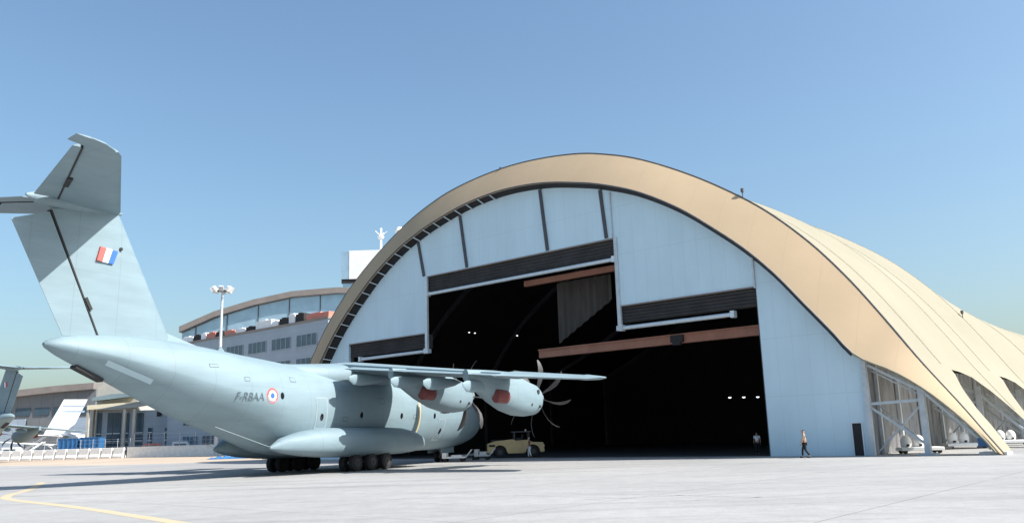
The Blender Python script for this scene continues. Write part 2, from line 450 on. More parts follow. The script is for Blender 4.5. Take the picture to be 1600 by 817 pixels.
            sp = bmesh.new(); lathe(sp, ((-.25, .54), (0.1, .52), (.45, .42), (.75, .26), (.95, .08), (.98, .01)), 20, Matrix.Translation(A(ha, sg*s, hz)))
            obj('spinner', sp, M['paint_dark'], nac, True)
            for k in range(8):
                bb = bmesh.new(); up = []; ph = 2*math.pi*(k+.27)/8
                Mx = Matrix.Translation(A(ha-.1, sg*s, hz)) @ Matrix.Rotation(ph, 4, 'X')
                rows = []
                for r_, c_, sw, tw in ((.4, .2, 0, 80), (.8, .3, .03, 76), (1.25, .42, .09, 70), (1.7, .46, .08, 66), (2.1, .4, -.02, 62), (2.42, .28, -.18, 60), (2.62, .1, -.34, 58)):
                    be = R(tw); t_ = .03
                    ux, uy = math.sin(be), math.cos(be)*flip*sg
                    rows.append([Mx @ Vector((uu*c_*ux-vv*t_*uy*0+0*vv, uu*c_*uy+vv*t_+sw*flip*sg, r_)) for uu, vv in ((-.5, 0), (0, 1), (.5, 0), (0, -1))])
                loft(bb, rows); bl = obj('propeller_blade', bb, M['blade'], nac, True)
    # fin, rudder
    def plate(pts_root, pts_top, name, m, t0, t1, parent):
        bm = bmesh.new(); rr = []
        (la, lz), (ta, tz) = pts_root; (La, Lz), (Ta, Tz) = pts_top
        for k in range(5):
            t = k/4
            a0 = la+(La-la)*t; z0 = lz+(Lz-lz)*t; a1 = ta+(Ta-ta)*t; z1 = tz+(Tz-tz)*t; th_ = t0+(t1-t0)*t
            ring = []
            N = 10
            prof = [(0, 0), (.03, .45), (.12, .8), (.3, 1), (.6, .8), (1, .35)]
            for x, y in prof: ring.append(A(a0+(a1-a0)*x, y*th_/2, z0+(z1-z0)*x))
            for x, y in prof[:0:-1]: ring.append(A(a0+(a1-a0)*x, -y*th_/2, z0+(z1-z0)*x))
            rr.append(ring)
        loft(bm, rr); return obj(name, bm, m, parent, True)
    fin = plate(((33.4, 7.55), (38.0, 7.45)), ((37.25, 14.25), (41.1, 13.75)), 'tail_fin', M['paint'], .62, .5, root)
    bm = bmesh.new(); rr = []
    for t in (0, .25, .5, .75, 1):
        a0, z0 = 38.12+(41.2-38.12)*t, 7.55+(13.55-7.55)*t; a1, z1 = 39.97+(43.02-39.97)*t, 7.5+(12.85-7.5)*t
        rr.append([A(a0, .11, z0), A(a1, .012, z1), A(a1, -.012, z1), A(a0, -.11, z0)])
    loft(bm, rr); rud = obj('rudder', bm, M['paint'], fin)
    bm = bmesh.new()
    for t in (.42, .5): pass
    beam(bm, A(38.62, .19, 8.9), A(38.95, .17, 9.5), .06, .16); obj('hinge_fitting', bm, M['gap'], fin)
    bm = bmesh.new(); rr = []
    for t in (0, .5, 1):
        x, z = 38.03+(41.12-38.03)*t, 7.5+(13.65-7.5)*t
        rr.append([A(x-.03, .155, z), A(x+.06, .15, z), A(x+.06, -.15, z), A(x-.03, -.155, z)])
    loft(bm, rr); obj('rudder_gap', bm, M['gap'], fin)
    # dorsal fillet
    bm = bmesh.new(); loft(bm, [[A(31.2, .04, 7.45), A(31.2, -.04, 7.45), A(31.2, 0, 7.5)], [A(33.9, .28, 7.6), A(33.9, -.28, 7.6), A(33.9, 0, 8.2)]]); obj('dorsal_fillet', bm, M['paint'], fin, True)
    # flag on both sides
    fl = [(38.45, 12.22), (37.55, 12.1), (37.55, 11.42), (38.62, 11.62)]
    fl = [(38.42, 12.25), (37.38, 12.15), (37.62, 11.42), (38.58, 11.5)]
    for sg in (1, -1):
        for k, mm in enumerate(('f_red', 'f_white', 'f_blue')):
            bm = bmesh.new(); q = []
            for (p, r_) in ((0, 1), (3, 2)):
                row = []
                for t in (k/3, (k+1)/3):
                    row.append((fl[p][0]+(fl[r_][0]-fl[p][0])*t, fl[p][1]+(fl[r_][1]-fl[p][1])*t))
                q.append(row)
            v = [bm.verts.new(A(x, sg*.33, z)) for x, z in (q[0][0], q[0][1], q[1][1], q[1][0])]
            v2 = [bm.verts.new(A(x, sg*.2, z)) for x, z in (q[0][0], q[0][1], q[1][1], q[1][0])]
            bm.faces.new(v); 
            for i in range(4): bm.faces.new((v[i], v[(i+1) % 4], v2[(i+1) % 4], v2[i]))
            obj('flag_stripe', bm, M[mm], fin)
    bm = bmesh.new(); lathe(bm, ((.2, .09), (.34, .09)), 10, Matrix.Translation(A(37.2, 0, 12.32)) @ Matrix.Rotation(math.pi, 4, 'Z'), 'Y'); obj('beacon_window', bm, M['gap'], fin)
    # bullet fairing
    bm = bmesh.new(); rr = []
    for a, w_, zt, zb in ((37.05, .03, 14.38, 14.25), (37.4, .18, 14.48, 14.1), (38.3, .34, 14.55, 13.95), (39.6, .4, 14.58, 13.85), (41.0, .38, 14.55, 13.8), (41.9, .24, 14.45, 13.88), (42.4, .05, 14.25, 14.1)):
        zc = (zt+zb)/2; rr.append([A(a, w_*math.cos(2*math.pi*i/20), zc+(zt-zb)/2*math.sin(2*math.pi*i/20)) for i in range(20)])
    loft(bm, rr); obj('fin_bullet', bm, M['paint'], fin, True)
    # tailplane
    for sg in (1, -1):
        tb = bmesh.new(); rr = []
        for s in (.25, 4, 8.0):
            t = s/8.2; le = 37.15+6.2*t; hg = 40.75+4.35*t
            rr.append(airfoil(le, (hg-le)/.74, sg*s, 14.3+.08*t, .10, 0, .74))
        le, hg = 43.25, 45.05
        rr.append([p for p in airfoil(43.6, (45.3-43.6)/.74, sg*8.35, 14.39, .08, 0, .74)])
        loft(tb, rr); tp = obj('tailplane', tb, M['paint'], root, True)
        hb = bmesh.new()
        rr = []
        for s, a0, a1 in ((8.02, 43.4, 45.75), (8.35, 43.72, 45.85), (8.8, 44.5, 45.95), (8.95, 45.2, 45.98)):
            rr.append(airfoil(a0, a1-a0, sg*s, 14.38, .09, 0, 1))
        loft(hb, rr); obj('tip_horn', hb, M['paint'], tp, True)
        eb = bmesh.new(); rr = []
        for s in (.45, 4, 7.85):
            t = s/8.2; hg = 40.83+4.35*t; te = 42.1+3.45*t
            z = 14.3+.08*t
            rr.append([A(hg, sg*s, z+.13), A(te, sg*s, z-.13), A(te, sg*s, z-.16), A(hg, sg*s, z-.10)])
        loft(eb, rr); obj('elevator', eb, M['paint'], tp)
        gb = bmesh.new(); rr = []
        for s in (.4, 7.9):
            t = s/8.2; hg = 40.75+4.35*t; z = 14.3+.08*t
            rr.append([A(hg-.01, sg*s, z-.135), A(hg+.08, sg*s, z-.12), A(hg+.08, sg*s, z+.1), A(hg-.01, sg*s, z+.1)])
        loft(gb, rr); obj('elevator_gap', gb, M['gap'], tp)
        gb = bmesh.new(); beam(gb, A(42.1, sg*2.6, 14.2), A(42.75, sg*3.9, 14.2), .22, .1); obj('hinge_fitting', gb, M['gap'], tp)
    # doors, windows, markings wrapped on to the skin
    def patch(name, a0, a1, z0, z1, m, lift, parent=fus, sg=1, na=4, nz=8, shape='rect', zs=0):
        bm = bmesh.new(); g = {}
        if shape == 'oval':
            ca, cz = (a0+a1)/2, (z0+z1)/2; N = 16
            V = [bm.verts.new(A(ca+math.cos(2*math.pi*i/N)*(a1-a0)/2, 0, cz+math.sin(2*math.pi*i/N)*(z1-z0)/2)) for i in range(N)]
            bm.faces.new(V)
        else:
            for i in range(na+1):
                for j in range(nz+1):
                    z = z0+(z1-z0)*j/nz
                    g[i, j] = bm.verts.new(A(a0+(a1-a0)*i/na, 0, z+zs*(a1-a0)*i/na))
            for i in range(na):
                for j in range(nz): bm.faces.new((g[i, j], g[i+1, j], g[i+1, j+1], g[i, j+1]))
        for v in bm.verts:
            s = surf_s(20-v.co.x, v.co.z)
            zt, zb, hw, e = sec(20-v.co.x)
            v.co.y = -sg*(s+lift)
        return obj(name, bm, m, parent)
    for sg in (1, -1):
        for ca, cz in ((27.45, 4.73), (19.9, 3.62), (15.3, 3.6), (11.0, 3.62)):
            patch('cabin_window', ca-.15, ca+.15, cz-.21, cz+.21, M['black'], .012, sg=sg, shape='oval')
        for a0, a1, z0, z1 in ((23.35, 24.45, 2.75, 4.75), (9.35, 10.35, 1.75, 3.45)):
            d = patch('side_door', a0, a1, z0, z1, M['edge'], .010, sg=sg)
            patch('door_panel', a0+.13, a1-.13, z0+.12, z1-.12, M['paint'], .018, parent=d, sg=sg)
            patch('door_window', (a0+a1)/2-.16, (a0+a1)/2+.16, z0+.5, z0+.95, M['black'], .026, parent=d, sg=sg, shape='oval')
        for a0, a1, z0, z1 in ((21.3, 21.8, 3.2, 3.5), (17.3, 17.9, 4.4, 4.8), (13.4, 13.8, 3.4, 3.7), (26.0, 26.5, 5.6, 5.9), (29.9, 30.3, 5.5, 5.75), (8.2, 8.7, 4.3, 4.6), (32.0, 32.6, 6.2, 6.4)):
            hh_ = patch('access_hatch', a0, a1, z0, z1, M['seamline'], .006, sg=sg, nz=2)
            patch('hatch_cover', a0+.03, a1-.03, z0+.03, z1-.03, M['paint'], .010, parent=hh_, sg=sg, nz=2)
        patch('propeller_stripe', 12.9, 13.12, 2.4, 5.7, M['yellow'], .012, sg=sg, na=1, nz=14)
        patch('sunlit_panel', 35.6, 38.1, 5.18, 5.42, M['panel_lit'], .014, sg=sg, zs=.36)  # pale strip painted to stand for sunlight on the lower rear fuselage
        for rr_, mm, lf in ((.46, 'f_red', .010), (.32, 'f_white', .016), (.17, 'f_blue', .022)):
            patch('roundel', 28.26-rr_, 28.26+rr_, 4.72-rr_, 4.72+rr_, M[mm], lf, sg=sg, shape='oval')
        cu = bpy.data.curves.new('registration', 'FONT'); cu.body = 'F-RBAA'; cu.size = .82; cu.space_character = 1.02
        to = bpy.data.objects.new('tmp', cu); C.objects.link(to)
        dg = bpy.context.evaluated_depsgraph_get(); me = bpy.data.meshes.new_from_object(to.evaluated_get(dg))
        bpy.data.objects.remove(to)
        bm = bmesh.new(); bm.from_mesh(me)
        wmax = max(v.co.x for v in bm.verts)
        for v in bm.verts:
            x, z = v.co.x/wmax*1.95, v.co.y*.8
            a = 30.85-x if sg == 1 else 28.9+x
            zz = 4.42+z; v.co = A(a, sg*(surf_s(a, zz)+.035), zz)
        obj('registration', bm, M['letters'], fus)
    # ramp seam and cargo door gap
    bm = bmesh.new(); beam(bm, A(37.7, .0, 5.36), A(39.25, .0, 6.0), .5, .16); obj('cargo_door_gap', bm, M['gap'], fus)
    bm = bmesh.new(); beam(bm, A(27.4, 2.3, 1.6), A(31.6, 1.75, 2.95), .02, .02); beam(bm, A(27.4, -2.3, 1.6), A(31.6, -1.75, 2.95), .02, .02); obj('ramp_seam', bm, M['edge'], fus)
    # cockpit windows
    bm = bmesh.new(); rr = []
    for sg in (1, -1):
        g = {}
        for i in range(9):
            for j in range(4):
                a = 2.5+1.9*i/8; z = 4.35+ (.95*j/3)
                a2 = a+.5*(z-4.35)
                zt = sec(a2)[0]
                z = min(z, zt-.05)
                g[i, j] = bm.verts.new(A(a2, sg*(surf_s(a2, z)+.015), z))
        for i in range(8):
            for j in range(3): bm.faces.new((g[i, j], g[i+1, j], g[i+1, j+1], g[i, j+1]))
    obj('cockpit_window', bm, M['black'], fus)
    # antennas
    bm = bmesh.new(); beam(bm, A(29.5, 0, 7.2), A(29.9, 0, 7.6), .05, .3); obj('antenna', bm, M['paint'], fus)
    # landing gear
    def wheel(parent, a, s, r_, w_):
        bm = bmesh.new(); m = Matrix.Translation(A(a, s, r_))
        lathe(bm, ((-w_/2, r_*.55), (-w_/2, r_*.86), (-w_*.38, r_*.97), (0, r_), (w_*.38, r_*.97), (w_/2, r_*.86), (w_/2, r_*.55)), 24, m, 'Y')
        t = obj('wheel', bm, M['rubber'], parent, True)
        bm = bmesh.new(); lathe(bm, ((-w_/2-.02, .02), (-w_/2-.01, r_*.5), (w_/2+.01, r_*.5), (w_/2+.02, .02)), 14, m, 'Y')
        return t
    for sg in (1, -1):
        bm = bmesh.new()
        for a in (18.25, 19.85, 21.45):
            rod(bm, A(a, sg*2.6, .56), A(a, sg*3.7, .56), .09); rod(bm, A(a, sg*3.15, .56), A(a-.3, sg*3.15, 1.5), .13)
        g = obj('main_landing_gear', bm, M['strut'], root)
        for a in (18.25, 19.85, 21.45):
            for s in (2.75, 3.55): wheel(g, a, sg*s, .56, .4)
        for a in (18.25, 19.85, 21.45):
            bm = bmesh.new(); lathe(bm, ((3.55+.19, .3), (3.55+.22, .28), (3.55+.215, .08), (3.55+.26, .06)), 14, Matrix.Translation(A(a, 0, .56)) @ Matrix.Diagonal((1, -sg, 1, 1)), 'Y')
            obj('wheel_hub', bm, M['hub'], g)
    bm = bmesh.new(); rod(bm, A(5.9, 0, .45), A(5.6, 0, 1.9), .11); rod(bm, A(5.9, -.35, .45), A(5.9, .35, .45), .07); rod(bm, A(5.9, 0, .8), A(7.0, 0, 1.6), .05)
    g = obj('nose_landing_gear', bm, M['strut'], root)
    for s in (.32, -.32): wheel(g, 5.9, s, .43, .3)
    for s in (.62, -.62):
        bm = bmesh.new(); box2(bm, A(4.9, s-.02, .75), A(6.9, s+.02, 1.35)); obj('gear_door', bm, M['paint'], g)
    return root

PSI = .490088
ac = build_aircraft()
ac.location = (-12.992, 59.353, 0); ac.rotation_euler = (0, 0, math.pi/2-PSI)
tag(ac, 'large pale blue grey four propeller military transport aircraft nosing into the hangar, tail towards us', 'aircraft', 'military transport aircraft')
ac2 = copy_tree(ac)
psi2 = R(-54); O2 = at(35, 572, 128)
n2 = Vector((math.sin(psi2), math.cos(psi2), 0))
ac2.location = Vector((O2.x, O2.y, 0))+n2*22.5; ac2.rotation_euler = (0, 0, math.pi/2-psi2)
ac2['label'] = 'distant grey T tailed transport aircraft parked at the left edge behind the white blocks'

# ------------------------------------------------------------------ hangar
HO = Vector((17.8, 61.3, 0)); HA = math.atan2(-.653, .757)
hg = empty('arched_hangar', HO, HA, 'huge arched fabric hangar with tan front band, cream roof and dark open doorway', 'hangar')
CX = -23.7
Bp = [(0, 27.0), (4, 26.8), (8, 26.25), (11, 25.45), (14, 24.35), (17.5, 22.6), (21, 20.5), (24.6, 17.9), (27.7, 14.95), (30.15, 12), (32.3, 8.9), (34.3, 5.8), (36.2, 3.1), (37.4, 1.3), (38.3, 0)]
Ap = [(0, 24.35), (3, 24.2), (5.6, 23.85), (8.3, 23.25), (11, 22.5), (14.6, 21.1), (18.2, 19.05), (21, 16.95), (23.5, 14.85), (25.6, 12.7), (27.5, 10.35), (29.2, 8.25), (30.65, 6.45), (32.9, 5.25), (34.7, 3.95), (36.4, 2.3), (37.7, .75), (38.1, .15)]
def smooth_prof(P, n):
    """resample by arc length with Catmull-Rom"""
    Q = []
    for i in range(len(P)-1):
        p0 = P[max(i-1, 0)] if i else (-P[1][0], P[1][1]); p1 = P[i]; p2 = P[i+1]; p3 = P[min(i+2, len(P)-1)]
        for k in range(10):
            t = k/10
            Q.append(tuple(.5*(2*p1[c]+(-p0[c]+p2[c])*t+(2*p0[c]-5*p1[c]+4*p2[c]-p3[c])*t*t+(-p0[c]+3*p1[c]-3*p2[c]+p3[c])*t**3) for c in (0, 1)))
    Q.append(P[-1])
    L = [0]
    for a, b in zip(Q, Q[1:]): L.append(L[-1]+math.hypot(b[0]-a[0], b[1]-a[1]))
    return [(interp(L[-1]*i/n, L, [q[0] for q in Q]), interp(L[-1]*i/n, L, [q[1] for q in Q])) for i in range(n+1)]
NP = 60
Bs = smooth_prof(Bp, NP); As = smooth_prof(Ap, NP)
YB = 1.5
def yrim(z): return interp(z, [0, 1.3, 3.1, 5.8, 8.9], [-.85, -.6, -.1, .7, YB])
def bshift(sg, d, z, w=1.0, y=None):
    u_ = CX+sg*d; k = ((yrim(z) if y is None else y)-.3)/58*w
    return u_+(u_-26.6)*k, max(0, z+(z-2)*k) if z > 2 else z
# front band (A at y=-1, B at y=YB), slightly thick
bm = bmesh.new()
for sg in (1, -1):
    prev = None
    for (a, b) in zip(As, Bs):
        bu, bz = bshift(sg, *b)
        au, az = CX+sg*a[0], a[1]
        r_ = [(au, -1.0, az), (au*.5+bu*.5, (yrim(b[1])-1)/2-.1, az*.5+bz*.5+.03), (bu, yrim(b[1]), bz), (bu-sg*.12, yrim(b[1])+.2, max(0, bz-.12)), (au-sg*.03, -.8, az-.04)]
        cur = [bm.verts.new(p) for p in r_]
        if prev:
            for k in range(5): bm.faces.new((prev[k], prev[(k+1) % 5], cur[(k+1) % 5], cur[k]))
        prev = cur
bmesh.ops.remove_doubles(bm, verts=bm.verts, dist=.003)
band = obj('front_band', bm, M['tan'], hg, True)
# edge cable / piping along both rims
for nm, P, rr_, mm in (('rim_cable', Bs, .06, 'seam'), ('edge_cable', [p for p in As if p[0] < 31], .06, 'dsteel'), ('hem_cable', [p for p in As if p[0] > 30], .07, 'cream')):
    for sg in (1, -1):
        bm = bmesh.new()
        Q = [bshift(sg, *p) if P is Bs else (CX+sg*p[0], p[1]) for p in P]
        Y_ = [yrim(p[1]) if P is Bs else -1.02 for p in P]
        for a, b, ya, yb in zip(Q, Q[1:], Y_, Y_[1:]):
            rod(bm, (a[0], ya, a[1]), (b[0], yb, b[1]), rr_, 6)
        obj(nm, bm, M[mm], band)
# membrane roof with scalloped lower edge
cusps = [6.92, 21.3, 35.7, 50.1]
def zcut(y):
    best = 0.0
    for c in cusps:
        d = y-c
        if d <= 0: z = interp(-d, [0, .9, 2.6, 3.9, 4.2, 4.9, 5.4], [5.55, 5.0, 4.04, 2.8, 1.75, .6, .0])
        else: z = interp(d, [0, 1.2, 3.6, 5.5, 6.6, 8.0, 9.2], [5.55, 5.45, 5.1, 4.1, 3.1, 1.6, 0])
        best = max(best, z)
    return best
Cp = [(0, 22.5), (8, 21.6), (14, 19.6), (20, 16.6), (26, 13.6), (30, 11.9), (32.6, 10.4), (34.5, 8.4), (36, 6.2), (37.2, 4), (38, 2), (38.6, 0)]
def prof_at(y):
    """list of NP+1 (d,z) for the roof at depth y"""
    if y <= 28.6: 
        k = 1-.012*math.sin(math.pi*((y % 14.3)/14.3))
        return [(d*k if z > 6 else d, z*k if z > 6 else z) for d, z in Bs]
    t = min(1, (y-28.6)/14); Cs = prof_at.C
    return [(b[0]*(1-t)+c[0]*t, b[1]*(1-t)+c[1]*t) for b, c in zip(Bs, Cs)]
prof_at.C = smooth_prof(Cp, NP)
ys = sorted(set([YB+.02+i*.6 for i in range(int(57/.6))]+cusps+[28.6]+[c+d for c in cusps for d in (-5.2, -4.5, -4.2, -3.9, -3.2, 8.6)]))
ys = [y for y in ys if YB <= y <= 57.3]
def roof_mesh(off, mm, name):
    bm = bmesh.new()
    for sg in (1, -1):
        prev = None
        for y in ys:
            P = prof_at(y); zc = zcut(y)
            # shrink bottom of the profile on to the cut height
            zs = [p[1] for p in P]; ds = [p[0] for p in P]
            cut = []
            for i in range(NP+1):
                d, z = P[i]
                if z < zc:
                    # intersection point
                    k = next(j for j in range(NP) if P[j][1] >= zc > P[j+1][1])
                    t = (P[k][1]-zc)/(P[k][1]-P[k+1][1]); d = P[k][0]*(1-t)+P[k+1][0]*t; z = zc
                cut.append((d, z))
            wv = max(0, 1-(y-YB)/7)
            cur = [bm.verts.new((q[0], yy, max(0.02, q[1]))) for q, yy in ((bshift(sg, d, z, wv), (yrim(z)+.02 if y == ys[0] else y)) for d, z in cut)]
            if prev:
                for i in range(NP):
                    try: bm.faces.new((prev[i], prev[i+1], cur[i+1], cur[i]))
                    except ValueError: pass
            prev = cur
    bmesh.ops.remove_doubles(bm, verts=bm.verts, dist=.004)
    bmesh.ops.dissolve_degenerate(bm, edges=bm.edges, dist=.002)
    return obj(name, bm, mm, hg, True)
roof = roof_mesh(0, M['cream'], 'membrane_roof')
# seams running over the roof at the arches
seam_mat = mat('roof_seam', (.31, .28, .20), .9)
for y in (7.1, 14.35, 21.4, 28.6, 36, 43):
    bm = bmesh.new()
    P = prof_at(y); zc = zcut(y)+.02
    for sg in (1, -1):
        for i in range(0, NP-1):
            a, b = P[i], P[i+1]
            if b[1] < zc: break
            beam(bm, (CX+sg*a[0]*1.0005, y, a[1]+.01), (CX+sg*b[0]*1.0005, y, b[1]+.01), .10, .014)
    obj('roof_seam', bm, seam_mat, roof)
# small light fittings along the roof
for u_, y, z in ((-27.0, .35, 26.95),):
    pass
def bproj(d): return interp(d, [p[0] for p in Bs], [p[1] for p in Bs])
for d, y in ((-2.2, YB), (22.6, YB), (30.6, 28.6)):
    z = bproj(abs(d)); bm = bmesh.new(); rod(bm, (CX+d, y, z-.05), (CX+d, y, z+.45), .04); lathe(bm, ((0, .12), (.28, .14), (.34, .05)), 10, Matrix.Translation((CX+d, y, z+.4)), 'Z')
    obj('obstruction_light', bm, M['dsteel'], roof)
# near-black lining added, back wall and floor darkened, to keep the interior black
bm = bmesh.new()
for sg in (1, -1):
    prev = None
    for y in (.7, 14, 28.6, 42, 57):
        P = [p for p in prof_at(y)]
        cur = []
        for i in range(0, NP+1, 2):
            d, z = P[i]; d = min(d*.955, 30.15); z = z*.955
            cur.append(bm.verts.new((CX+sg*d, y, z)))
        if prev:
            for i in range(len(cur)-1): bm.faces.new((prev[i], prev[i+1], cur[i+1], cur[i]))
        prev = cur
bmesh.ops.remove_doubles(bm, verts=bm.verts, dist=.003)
obj('shade_liner', bm, M['interior_shade'], hg, True)  # added lining that stops bounced light from brightening the interior
bm = bmesh.new(); P = prof_at(57); V = [bm.verts.new((CX+sg*d, 57.15, z)) for sg, Q in ((1, P[::-1]), (-1, P[1:])) for d, z in Q]; bm.faces.new(V); obj('back_wall', bm, M['interior_shade'], hg)
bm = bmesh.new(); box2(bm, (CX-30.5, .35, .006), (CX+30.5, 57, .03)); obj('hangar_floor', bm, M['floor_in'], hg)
# front wall
def wtop(u):
    d = abs(u-CX); return interp(d, [p[0] for p in As], [p[1] for p in As])*1.0-.12 if d < 30.6 else 6.3
def opening(u):
    if -47.35 < u < -35.15: return 12.2
    if -35.15 <= u <= -12.15: return 17.88
    if -12.15 < u < 0: return 12.12
    return 0.0
us = [CX-30.6, -47.35, -35.15, -12.15, 0.0, 6.9]
bm = bmesh.new()
grid = []
for a, b in zip(us, us[1:]):
    n = max(1, int((b-a)/.8)); mid = (a+b)/2; zb = opening(mid)
    cols = []
    for i in range(n+1):
        u_ = a+(b-a)*i/n
        zt = max(wtop(u_), zb+.05)
        cols.append([(u_, zb), (u_, zt)])
    for c0, c1 in zip(cols, cols[1:]):
        for y0 in (0, .28):
            v = [bm.verts.new((p[0], y0, p[1])) for p in (c0[0], c1[0], c1[1], c0[1])]
            bm.faces.new(v)
        v = [bm.verts.new((c0[0][0], 0, zb)), bm.verts.new((c1[0][0], 0, zb)), bm.verts.new((c1[0][0], .28, zb)), bm.verts.new((c0[0][0], .28, zb))]; bm.faces.new(v)
for u_, z0, z1 in ((-47.35, 0, 12.2), (-35.15, 12.2, 17.88), (-12.15, 12.12, 17.88), (0, 0, 12.12), (6.9, 0, 6.3)):
    v = [bm.verts.new((u_, y, z)) for y, z in ((0, z0), (.28, z0), (.28, z1), (0, z1))]; bm.faces.new(v)
bmesh.ops.remove_doubles(bm, verts=bm.verts, dist=.002)
fw = obj('front_wall', bm, M['wall'], hg)
# seams on the wall (real strips, slightly raking as in the photograph)
for (ua, za), (ub, zb), wd, mm in (((-36.18, 22.0), (-35.27, 18.0), .3, 'seam'), ((-30.06, 23.35), (-29.23, 18.0), .3, 'seam'), ((-19.86, 23.75), (-19.23, 18.0), .3, 'seam'), ((-13.27, 22.3), (-12.86, 18.0), .3, 'seam'), ((-12.3, 21.9), (-12.23, 17.95), .1, 'steel'), ((-.05, 14.3), (-.05, 12.0), .12, 'steel')):
    bm = bmesh.new(); beam(bm, (ua, -.08, za), (ub, -.08, zb), .12, wd); obj('wall_seam', bm, M[mm], fw)
# personnel door
bm = bmesh.new(); box2(bm, (5.9, -.06, .02), (6.5, .02, 2.1)); pd = obj('personnel_door', bm, M['gap'], fw)
bm = bmesh.new(); box2(bm, (5.82, -.09, 2.1), (6.58, .02, 2.18)); box2(bm, (5.82, -.09, 0), (5.9, .02, 2.1)); box2(bm, (6.5, -.09, 0), (6.58, .02, 2.1)); obj('frame', bm, M['bar'], pd)
# soffit between wall head and band, with light ticks
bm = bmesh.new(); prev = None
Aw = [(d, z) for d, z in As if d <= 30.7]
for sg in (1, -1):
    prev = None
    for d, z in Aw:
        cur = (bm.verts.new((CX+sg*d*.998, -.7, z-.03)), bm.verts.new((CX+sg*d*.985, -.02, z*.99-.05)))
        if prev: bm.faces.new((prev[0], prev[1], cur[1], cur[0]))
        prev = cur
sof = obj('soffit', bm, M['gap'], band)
bm = bmesh.new()
for sg in (-1,):
    L = 0
    for i, (a, b) in enumerate(zip(As, As[1:])):
        if b[0] > 30.6: break
        L += math.hypot(b[0]-a[0], b[1]-a[1])
        if L > 1.15:
            L = 0; d, z = b
            beam(bm, (CX+sg*d*.996, -.98, z-.07), (CX+sg*d*.983, -.06, z*.985-.06), .1, .08)
obj('soffit_bracket', bm, M['bar'], sof)
# folded fabric doors above each bay + bottom bars + guides
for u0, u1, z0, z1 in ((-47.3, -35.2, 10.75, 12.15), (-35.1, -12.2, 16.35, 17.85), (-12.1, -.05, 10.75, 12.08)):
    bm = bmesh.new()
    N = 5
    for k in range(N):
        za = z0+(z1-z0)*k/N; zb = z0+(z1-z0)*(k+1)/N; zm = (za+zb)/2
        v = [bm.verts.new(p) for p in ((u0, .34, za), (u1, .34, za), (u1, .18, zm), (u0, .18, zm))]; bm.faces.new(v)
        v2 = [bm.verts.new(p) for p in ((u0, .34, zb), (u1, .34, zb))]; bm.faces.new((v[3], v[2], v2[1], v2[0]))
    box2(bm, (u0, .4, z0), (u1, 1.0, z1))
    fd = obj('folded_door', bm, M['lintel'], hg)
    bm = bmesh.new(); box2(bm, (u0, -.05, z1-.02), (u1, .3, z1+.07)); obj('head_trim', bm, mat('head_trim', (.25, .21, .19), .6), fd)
for u0, u1, z in ((-45.4, -35.2, 10.42), (-34.9, -12.3, 16.12), (-11.9, -2.0, 10.3)):
    bm = bmesh.new(); rod(bm, (u0, .1, z), (u1, .1, z), .17, 10)
    for u_ in (u0, u1): box2(bm, (u_-.16, -.14, z-.24), (u_+.16, .34, z+.26))
    obj('door_bottom_bar', bm, M['bar'], hg, True)
for u_, z0, z1 in ((-35.0, 10.2, 17.9), (-12.0, 10.1, 17.9)):
    bm = bmesh.new(); box2(bm, (u_-.16, -.12, z0), (u_+.16, .12, z1)); box2(bm, (u_-.3, -.16, z0), (u_+.3, .3, z0+.4)); obj('door_guide', bm, M['bar'] if u_ < -30 else M['steel'], hg)
for u_, z1 in ((-47.2, 12.1), (-.1, 12.0)):
    bm = bmesh.new(); box2(bm, (u_-.1, .3, 0), (u_+.1, .6, z1)); obj('door_guide', bm, M['dsteel'], hg)
# crane beams, curtain, lamps inside
bm = bmesh.new(); box2(bm, (-22, 1.6, 8.75), (-.2, 2.1, 9.45)); box2(bm, (-22, 1.45, 9.4), (-.2, 2.25, 9.5)); cb = obj('crane_beam', bm, M['crane'], hg)
bm = bmesh.new(); box2(bm, (-8.2, 1.3, 8.85), (-7.1, 1.55, 9.4)); box2(bm, (-8.0, 1.25, 8.6), (-7.3, 1.5, 8.85)); obj('hoist_trolley', bm, M['gap'], cb)
bm = bmesh.new(); box2(bm, (-23.5, 1.6, 15.5), (-13.2, 2.0, 16.0)); obj('crane_beam', bm, M['crane'], hg)
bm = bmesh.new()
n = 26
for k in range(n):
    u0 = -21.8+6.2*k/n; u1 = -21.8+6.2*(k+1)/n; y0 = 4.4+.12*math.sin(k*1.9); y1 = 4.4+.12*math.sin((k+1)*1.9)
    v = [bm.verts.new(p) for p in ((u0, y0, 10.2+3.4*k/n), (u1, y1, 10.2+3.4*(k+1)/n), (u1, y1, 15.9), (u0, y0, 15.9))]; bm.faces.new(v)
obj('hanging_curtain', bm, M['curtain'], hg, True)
for k in range(4):
    bm = bmesh.new(); lathe(bm, ((0, .1), (.08, .16), (.12, .14)), 12, Matrix.Translation((-13.9+k*.85-0, 22+k*1.4, 5.0)), 'Z'); obj('ceiling_lamp', bm, M['lit'], hg)
def local(P):
    d = P-HO; return Vector((d.x*.757-d.y*.653, d.x*.653+d.y*.757, d.z))
for px_, py_ in ((733, 520), (742, 521), (808, 525), (1068, 522), (1082, 523), (905, 590)):
    p_ = local(at(px_, py_, 104)); bm = bmesh.new(); lathe(bm, ((0, .06), (.06, .11), (.1, .1)), 10, Matrix.Translation(p_), 'Z'); obj('ceiling_lamp', bm, M['lit'], hg)
# interior frames (dark steel arches)
for y in (14.3, 28.6, 43):
    bm = bmesh.new(); P = prof_at(y)
    for sg in (1, -1):
        pts = [(CX+sg*min(d*.93, 30.2), y, z*.93) for d, z in P[::4]]
        for a, b in zip(pts, pts[1:]): beam(bm, a, b, .35, .5)
    obj('arch_frame', bm, M['dsteel'], hg)
